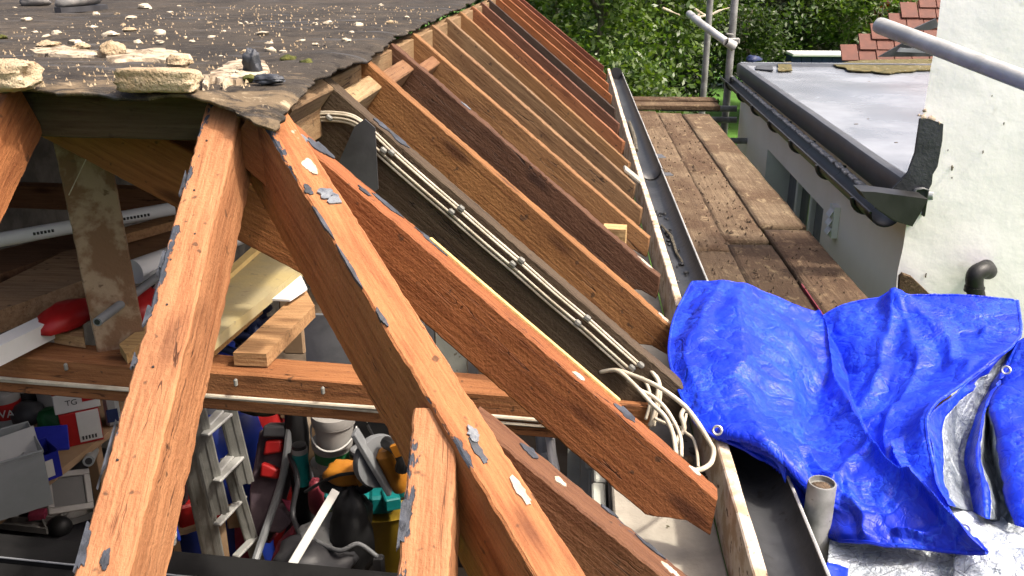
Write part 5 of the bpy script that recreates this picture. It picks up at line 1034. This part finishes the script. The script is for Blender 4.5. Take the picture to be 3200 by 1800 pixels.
obj('pink_box', MB().box(AZ(118, 1608, ZT_+.06), (.07, .05, .03), Rz(.3), bev=.003), M['pinkfab'], label='small pink packet among the trays', cat='packet')
pe = thing('grey_pipe', 'grey pipe with an open end below the shelf', 'pipe', AD(278, 1441, 3.7)); p, q = AD(277, 1441, 3.6), AD(310, 1370, 4.2); obj('tube', MB().tube([p, q], .022, 14), M['clear'], pe); obj('bore', MB().tube([p+(p-q).normalized()*.002, p], .014, 12), M['black'], pe)
obj('black_ball', lump(AZ(185, 1645, ZT_+.03), (.11, .1, .09), 5, .05, 16, 10, 2), M['black'], sharp=180, label='round black lid by the header', cat='lid')

# ladder: two overlapping aluminium sections
la = thing('ladder', 'aluminium extension ladder leaning in the garage', 'ladder', AD(690, 1730, 4.0))
def LQ(u, v): return 450+u*.414, 1200+v*.414
def stile(pts, w_, d0, d1, mat='alu'):
    (u0, v0), (u1, v1) = LQ(*pts[0]), LQ(*pts[1]); p, q = AD(u0, v0, d0), AD(u1, v1, d1); F = frame_between(p, q, _fw*-1+Vector((.3, 0, .3)))
    m = MB(); L = (q-p).length; m.box((L/2, 0, 0), (L, w_, .028), bev=.004); m.box((L/2, w_*.22, .0155), (L, w_*.18, .004)); m.box((L/2, -w_*.28, .0155), (L, w_*.14, .004)); return obj('stile', m, M[mat], la, F)
stile(((262, 40), (530, 1330)), .09, 3.5, 3.98); stile(((625, 560), (870, 1370)), .06, 3.86, 4.16)
stile(((352, 40), (572, 975)), .08, 3.44, 3.74); stile(((590, 30), (765, 745)), .075, 3.66, 3.86)
def rung(a, b, d0, dz=0):
    p = AD(*LQ(*a), d0); q = AZ(*LQ(*b), p.z); dd_ = (q-p); L = dd_.length
    obj('rung', MB().box((L/2, 0, 0), (L, .038, .014), bev=.004), M['alubr'], la, frame_between(p, q, (0, 0, 1)))
for a, b, d0 in (((548, 1065), (752, 845), 3.8), ((690, 1305), (842, 1150), 3.95), ((458, 385), (642, 225), 3.5), ((455, 330), (575, 205), 3.54), ((548, 735), (730, 550), 3.62), ((540, 670), (660, 535), 3.66)): rung(a, b, d0)
# things behind the ladder
ba = thing('blue_barrel', 'blue plastic barrel behind the ladder', 'barrel', AD(690, 1500, 4.6)); c = AD(672, 1345, 4.5); c.z = 0; obj('body', MB().lathe(c, [(.24, 0), (.28, .06), (.29, .4), (.28, .8), (.29, 1.0), (.24, 1.12), (.2, 1.14)], 28), M['blue'], ba, sharp=50); obj('cap', MB().lathe(c+Vector((0, 0, 1.14)), [(.14, 0), (.15, .12), (.1, .2)], 20), M['clear'], ba)
c = AD(760, 1290, 4.7); c.z = 0; ba = thing('blue_barrel', 'second blue barrel right of the ladder top', 'barrel', c); obj('body', MB().lathe(c, [(.12, 0), (.14, .06), (.145, .7), (.14, 1.2), (.1, 1.34), (.06, 1.4)], 24), M['blue'], ba, sharp=50)
rb = thing('red_sack', 'red sack beside the second blue barrel', 'sack', AD(815, 1330, 4.6)); c = AD(815, 1320, 4.5); obj('body', lump((c.x, c.y, c.z-.35), (.3, .24, 1.0), 5, .15, 16, 12, 3), M['red'], rb, sharp=180)
pbox('cardboard_sheet', 'card', 870, 1235, 932, 1312, 4.4, .03, label='tan cardboard sheet below the joist', cat='cardboard')
obj('cardboard_box', MB().box(AD(722, 1535, 4.5), (.16, .2, .28), Rz(.4), bev=.005), M['card'], label='brown paper bag behind the ladder rungs', cat='bag'); 
obj('paper_roll', lump(AD(780, 1420, 4.5), (.14, .12, .32), 9, .2, 12, 9, 2.5, tilt=.2), M['card'], sharp=180, label='crumpled brown paper right of the ladder', cat='paper')
obj('camouflage_hat', lump(AD(822, 1245, 4.2), (.26, .22, .14), 2, .2, 18, 10, 2.2), M['khaki'], sharp=180, label='dark green hat under the joist', cat='hat')
obj('pink_bag', lump(AD(752, 1690, 4.5), (.13, .14, .46), 2, .12, 14, 10, 2.6), M['pinkfab'], sharp=180, label='dusky red bag between the ladder stiles', cat='bag'); obj('black_sack', lump(AD(705, 1640, 4.75), (.28, .2, .5), 12, .12, 14, 10, 2.6), M['dkgrey'], sharp=180, label='black sack behind the ladder foot', cat='sack')
# left of the ladder
tool = thing('tyre_stack', 'dark ribbed tyre section left of the ladder', 'tyre', AD(565, 1500, 3.9))
obj('tread', MB().box(AD(562, 1492, 3.85), (.05, .06, .3), Ry(.08), bev=.012), M['dkgrey'], tool)
for k in range(6): obj('rib', MB().box(AD(562-1*k, 1425+26*k, 3.81), (.054, .02, .012), Ry(.35)), M['black'], tool)
obj('red_toolbox', MB().box(AD(590, 1610, 3.9)+Vector((0, .1, 0)), (.2, .2, .12), Rz(.6), bev=.01), M['red'], label='red toolbox on the wooden stand left of the ladder', cat='toolbox'); obj('red_coat', lump(AD(548, 1520, 4.2), (.2, .15, .55), 3, .2, 14, 10, 2.4), M['maroon'], sharp=180, label='dark red coat hanging left of the ladder', cat='coat')
wst = thing('wooden_stand', 'small wooden stand below the red toolbox', 'stand', AD(590, 1660, 3.9)); q = AD(585, 1650, 3.9); obj('top', MB().box(q+Vector((0, .1, 0)), (.2, .22, .02), Rz(.6)), M['card'], wst); obj('leg', MB().box((q.x+.1, q.y+.12, q.z/2-.02), (.03, .03, q.z), Rz(.6)), M['card'], wst); obj('leg', MB().box((q.x-.06, q.y+.0, q.z/2-.02), (.03, .03, q.z), Rz(.6)), M['card'], wst)
tl_ = thing('teal_bottle', 'teal spray bottle left of the ladder', 'bottle', AD(495, 1640, 3.8)); q = AD(495, 1660, 3.8); obj('body', MB().box(q, (.06, .06, .24), Rz(.3), bev=.02), M['teal'], tl_); obj('neck', MB().tube([q+Vector((0, 0, .12)), q+Vector((.02, 0, .2)), q+Vector((.06, 0, .22))], .018, 10), M['blue'], tl_)
cr2 = thing('white_jar', 'squat white lidded jar by the header', 'jar', AD(525, 1675, 3.7)); q = AD(525, 1680, 3.7); obj('body', MB().lathe(q, [(.03, -.03), (.032, 0)], 16), M['dusty'], cr2); obj('lid', MB().lathe(q, [(.036, .001), (.037, .02), (.03, .022)], 16), M['crumb'], cr2)
pbox('blue_board', 'teal', 478, 1490, 512, 1610, 4.0, .03, label='teal board edge behind the thick rafter', cat='board')
# purple grey golf bag with red pockets
gb = thing('bike_bag', 'purple grey bag with two red pockets standing right of the ladder', 'bag', AD(850, 1500, 4.2))
def VQ(u, v, d): return AD(450+u*.414, 1200+v*.414, d)
def pad(name, mat, pts, d, th, bulge=.0):
    Q = [VQ(u, v, d) for u, v in pts]; nrm = -_fw; o = obj(name, MB().slab([p+nrm*th/2 for p in Q], nrm*th), M[mat], gb, sharp=30); fixn(o); md = o.modifiers.new('b', 'BEVEL'); md.width = .012; md.segments = 3; return o
pad('body', 'purple', ((905, 330), (1100, 330), (1150, 400), (1080, 800), (960, 1170), (900, 1180), (830, 1000), (830, 780), (880, 480)), 4.2, .16)
pad('top_pad', 'dkgrey', ((920, 300), (1080, 300), (1110, 390), (905, 395)), 4.1, .1)
pad('pocket', 'red', ((925, 420), (1050, 415), (1050, 510), (905, 535)), 4.09, .05); pad('pocket', 'red', ((895, 585), (1025, 640), (1020, 715), (880, 695)), 4.09, .05)
obj('rail', MB().tube(crspline([VQ(1100, 340, 4.05), VQ(1060, 640, 4.05), VQ(1010, 830, 4.05), VQ(890, 1180, 4.0), VQ(840, 1330, 3.95)], 5), .018, 8), M['grey'], gb)
pad('flap', 'pinkfab', ((1035, 865), (1110, 880), (1135, 980), (1090, 960)), 4.05, .02); pad('lower_pad', 'purple', ((960, 900), (1060, 920), (1140, 1020), (1050, 1110), (950, 1100)), 4.12, .1); pad('lower_panel', 'maroon', ((1020, 1180), (1145, 1045), (1140, 1330), (960, 1340)), 4.0, .06); pad('strut', 'maroon', ((820, 870), (930, 860), (840, 1150), (800, 1150)), 4.18, .04)
# lath, buckets, saw, strap, boxes, white bar
def WQ(u, v, d): return AD(850+u*.414, 1200+v*.414, d)
obj('lath', MB().slab([WQ(303, 140, 4.0), WQ(343, 140, 4.0), WQ(322, 610, 4.1), WQ(272, 610, 4.1)], (0, -.02, 0)), M['card'], label='upright lath left of the white buckets', cat='lath'); 
for nm, lb, (u, v), r, h, dd_ in (('bucket', 'white bucket with a lid and wire handle', (470, 345), .088, .13, 3.85), ('bucket', 'white bucket with a green label below the lidded one', (460, 520), .085, .14, 3.95), ('bucket', 'lowest white bucket of the stack', (445, 680), .082, .14, 4.03)):
    c = WQ(u, v, dd_); t = thing(nm, lb, 'bucket', c-Vector((0, 0, h/2)), 'stacked white buckets'); prof = [(r*.85, -h/2), (r*.97, h/2-.03), (r*1.05, h/2-.028), (r*1.05, h/2), (r*.96, h/2)]
    obj('body', MB().lathe(c, prof, 28), M['dusty'], t, sharp=40)
    if 'lid' in lb[:26]:
        obj('lid', MB().lathe(c+Vector((0, 0, h/2)), [(r*1.06, -.02), (r*1.08, .0), (r*1.05, .018), (r*.96, .02), (r*.92, .012)], 28), M['dusty'], t, sharp=40)
        obj('handle', MB().tube([c+Vector((math.cos(an)*r*1.12, math.sin(an)*r*1.12, .02-.07*math.sin(-an))) for an in np.linspace(-math.pi, 0, 20)], .004, 6), M['paper'], t)
    if 'green' in lb: obj('label', MB().lathe(c, [(r*.935, -.02), (r*.965, .06)], 28), M['green'], t)
obj('storage_crate', MB().box((WQ(440, 640, 4.0).x, WQ(440, 640, 4.0).y+.05, .36), (.5, .4, .7), bev=.01), M['dkgrey'], label='dark crate under the white buckets', cat='crate')
sw = thing('circular_saw', 'circular saw with a grey blade guard and orange body', 'power tool', WQ(800, 600, 3.6)); c = WQ(800, 580, 3.6); R = Rz(.7) @ Rx(1.35) @ Ry(.1)
obj('guard', MB().lathe(c, [(.02, -.02), (.105, -.02), (.11, 0), (.105, .02), (.02, .02)], 28, R), M['grey'], sw, sharp=40); obj('blade', MB().lathe(c, [(.005, -.001), (.09, -.001), (.09, .001), (.005, .001)], 28, R @ Matrix.Translation((0, 0, 0)).to_3x3()), M['alubr'], sw)
obj('base_plate', MB().box(WQ(760, 590, 3.55), (.02, .06, .3), Ry(-.45), bev=.003), M['grey'], sw); obj('motor', MB().lathe(WQ(930, 640, 3.6), [(.045, -.09), (.05, -.05), (.05, .08), (.03, .1)], 16, Ry(-.35)), M['orange'], sw); obj('grip', MB().tube(crspline([WQ(860, 440, 3.55), WQ(930, 480, 3.5), WQ(985, 570, 3.5), WQ(975, 650, 3.52)], 4), .026, 10), M['black'], sw); obj('badge', MB().box(WQ(940, 500, 3.47), (.03, .02, .05), Ry(-.4)), M['orange'], sw)
dr_ = thing('orange_drill', 'orange and black tool with a cord in front of the buckets', 'power tool', WQ(580, 690, 3.7)); obj('body', lump(WQ(555, 675, 3.7), (.17, .12, .09), 4, .25, 16, 10, 2.6), M['orange'], dr_, sharp=180); obj('grip', MB().tube([WQ(640, 670, 3.66), WQ(680, 760, 3.66)], .016, 8), M['orange'], dr_); obj('cord', MB().tube(crspline([WQ(250, 815, 3.7), WQ(370, 745, 3.65), WQ(500, 690, 3.6), WQ(650, 670, 3.6)], 5), .007, 7), M['black'], dr_); obj('underside', lump(WQ(560, 745, 3.75), (.24, .14, .07), 6, .2, 16, 10, 2.4), M['black'], dr_, sharp=180)
for lb, (u0, v0, u1, v1) in (('teal plastic box left of the white bar', (370, 830, 540, 975)), ('teal plastic box in the middle of the heap', (635, 850, 715, 985)), ('teal plastic box lid at the right of the heap', (720, 850, 890, 1000)), ('teal scrap by the short rafter', (915, 760, 985, 880))):
    pbox('teal_box', 'teal', 850+u0*.414, 1200+v0*.414, 850+u1*.414, 1200+v1*.414, 3.9, .12, yaw=.2, bev=.012, label=lb, cat='box')
a, b = WQ(482, 805, 3.55), WQ(150, 1365, 3.35); obj('white_bar', MB().box((0, 0, 0), ((b-a).length, .034, .012), bev=.002), M['paper'], M=Matrix.Translation((a+b)/2) @ frame_between((0, 0, 0), b-a, -_fw), label='straight white bar leaning across the heap', cat='bar')
obj('yellow_bin', MB().lathe(WQ(850, 1110, 4.1), [(.11, -.2), (.14, .14), (.15, .15)], 20, None, 1.1), M['yellow'], sharp=40, label='yellow bin partly behind the short rafter', cat='bin'); obj('black_bag', lump(WQ(600, 1140, 3.75), (.17, .16, .4), 8, .35, 22, 14, 2.8), M['black'], sharp=180, label='black rucksack slumped in the heap', cat='bag')
obj('grey_sack', lump(WQ(400, 1150, 3.8), (.22, .2, .16), 18, .25, 16, 10, 2.4), M['greypanel'], sharp=180, label='crumpled grey sack beside the white bar', cat='sack'); obj('black_sack', lump(WQ(330, 1350, 3.7), (.3, .25, .2), 28, .4, 18, 12, 2.4), M['dkgrey'], sharp=180, label='black bin bag at the foot of the white bar', cat='bag'); obj('maroon_pouch', lump(WQ(335, 850, 3.9), (.07, .08, .2), 2, .2, 12, 9, 2.4), M['maroon'], sharp=180, label='maroon pouch beside the lath', cat='pouch')
obj('black_coat', lump(WQ(215, 620, 4.15), (.1, .12, .75), 22, .2, 14, 14, 2.6), M['black'], sharp=180, label='black coat between the bag and the lath', cat='coat'); obj('dark_suitcase', MB().box(WQ(720, 400, 4.4), (.42, .2, .5), Rz(.2), bev=.03), M['black'], label='black suitcase behind the saw', cat='suitcase'); obj('black_sack', lump(WQ(840, 790, 4.15), (.3, .2, .25), 31, .2, 16, 12, 2.4), M['black'], sharp=180, label='black sack under the saw', cat='bag')
obj('dark_chest', MB().box((-.95, 4.35, .25), (1.3, .5, .5), bev=.02), M['dkgrey'], label='long dark chest under the heap', cat='chest')
# pale cabinet seen under the rafters, tan panel
cbn = thing('cabinet', 'grey cabinet with upright panels seen below the rafters', 'cabinet', AD(1300, 1100, 4.9))
for k, (u0, u1, mt) in enumerate(((945, 1200, 'grey'), (1205, 1325, 'greypanel'), (1328, 1355, 'grey'), (1360, 1455, 'clad'), (1460, 1490, 'greypanel'))):
    a, b = AD(u0, 985, 4.9), AD(u1, 985, 4.9); obj('panel', MB().slab([a, b, b+Vector((0, .03, 0)), a+Vector((0, .03, 0))], (0, 0, a.z-.05)), M[mt], cbn, sharp=30)
a, b = AD(1225, 968, 4.9), AD(1500, 968, 4.9); obj('top', MB().box((a+b)/2+Vector((0, .15, 0)), ((b-a).length, .34, .02), bev=.004), M['dusty'], cbn)
pbox('cardboard_sheet', 'card', 876, 935, 946, 1110, 2.95, .02, label='tan panel standing behind the short board', cat='panel')
rp_ = thing('rope_heap', 'dark blue rope heaped behind the insulation board', 'rope', AZ(745, 1040, 2.2)); r = random.Random(3); c = AZ(745, 1030, 2.18)
for k in range(7):
    obj('coil', MB().tube(crspline([c+Vector((r.uniform(-.09, .09), r.uniform(-.08, .08), r.uniform(-.05, .05))) for _ in range(7)], 5), .012, 7), M['navy'], rp_, sharp=180)
# cobweb threads
for k, (a, b, lb) in enumerate(((WQ(460, 50, 2.3), WQ(720, 290, 2.6), 'thin cobweb thread below the joist'), (AD(292, 450, 2.1), AD(215, 610, 2.1), 'thin cobweb thread beside the post'))): obj('cobweb_thread', MB().tube([a, b], .0012, 5), M['crumb'], label=lb, cat='cobweb')

# more small things filling the heap and the shelf
def can(u, v, d, r, h, mats, label, cat='can'):
    c = AD(u, v, d); t = thing('paint_can' if cat == 'can' else cat.replace(' ', '_'), label, cat, c-Vector((0, 0, h/2))); obj('body', MB().lathe(c, [(r, -h/2), (r, h*.3)], 18), M[mats[0]], t, sharp=40); obj('band', MB().lathe(c, [(r*1.01, h*.301), (r*1.01, h*.42)], 18), M[mats[1]], t, sharp=40); obj('lid', MB().lathe(c, [(r*.95, h*.421), (r*.9, h*.5), (r*.5, h*.52)], 18), M[mats[2]], t, sharp=40)
can(345, 1262, 4.2, .05, .14, ('maroon', 'dusty', 'grey'), 'small maroon tin right of the white bottle'); can(255, 1235, 3.9, .045, .12, ('green', 'dusty', 'black'), 'green tin behind the stacked cartons'); can(600, 1300, 4.3, .04, .2, ('blue', 'dusty', 'dusty'), 'blue spray can left of the ladder top', 'spray can')
can(940, 1450, 4.0, .035, .2, ('teal', 'dusty', 'black'), 'teal spray can behind the lath', 'spray can'); can(1130, 1440, 3.9, .05, .12, ('orange', 'black', 'grey'), 'orange tin behind the orange tool'); can(545, 1400, 4.3, .06, .16, ('pinkfab', 'dusty', 'maroon'), 'pink tin beside the thick rafter')
pbox('small_box', 'card', 700, 1600, 745, 1655, 4.3, .1, yaw=.3, label='small brown box behind the ladder foot', cat='box'); pbox('small_box', 'maroon', 800, 1650, 850, 1700, 4.35, .1, yaw=-.2, label='maroon box below the purple bag', cat='box'); pbox('small_box', 'teal', 1190, 1560, 1240, 1600, 3.85, .1, yaw=.4, label='teal tool case under the black sack', cat='box'); pbox('small_box', 'khaki', 1020, 1600, 1075, 1660, 3.9, .1, yaw=.1, label='dark green box beside the rucksack', cat='box')
for k, (pl, r_, mt, lb) in enumerate(([[(905, 1420, 4.0), (930, 1500, 3.9), (915, 1600, 3.9), (945, 1690, 3.8)], .012, 'dkgrey', 'dark hose hanging beside the lath'], [[(1150, 1330, 3.8), (1175, 1390, 3.7), (1160, 1450, 3.7), (1190, 1520, 3.7)], .006, 'black', 'black lead trailing from the saw'], [[(985, 1690, 3.7), (1060, 1720, 3.6), (1120, 1700, 3.6), (1180, 1740, 3.6)], .01, 'grey', 'grey strap across the bin bag'], [[(560, 1570, 3.8), (545, 1620, 3.75), (560, 1690, 3.75)], .008, 'blue', 'blue cord beside the red toolbox'])):
    obj('loose_cord', MB().tube(crspline([AD(*p) for p in pl], 6), r_, 7), M[mt], sharp=180, label=lb, cat='cord')
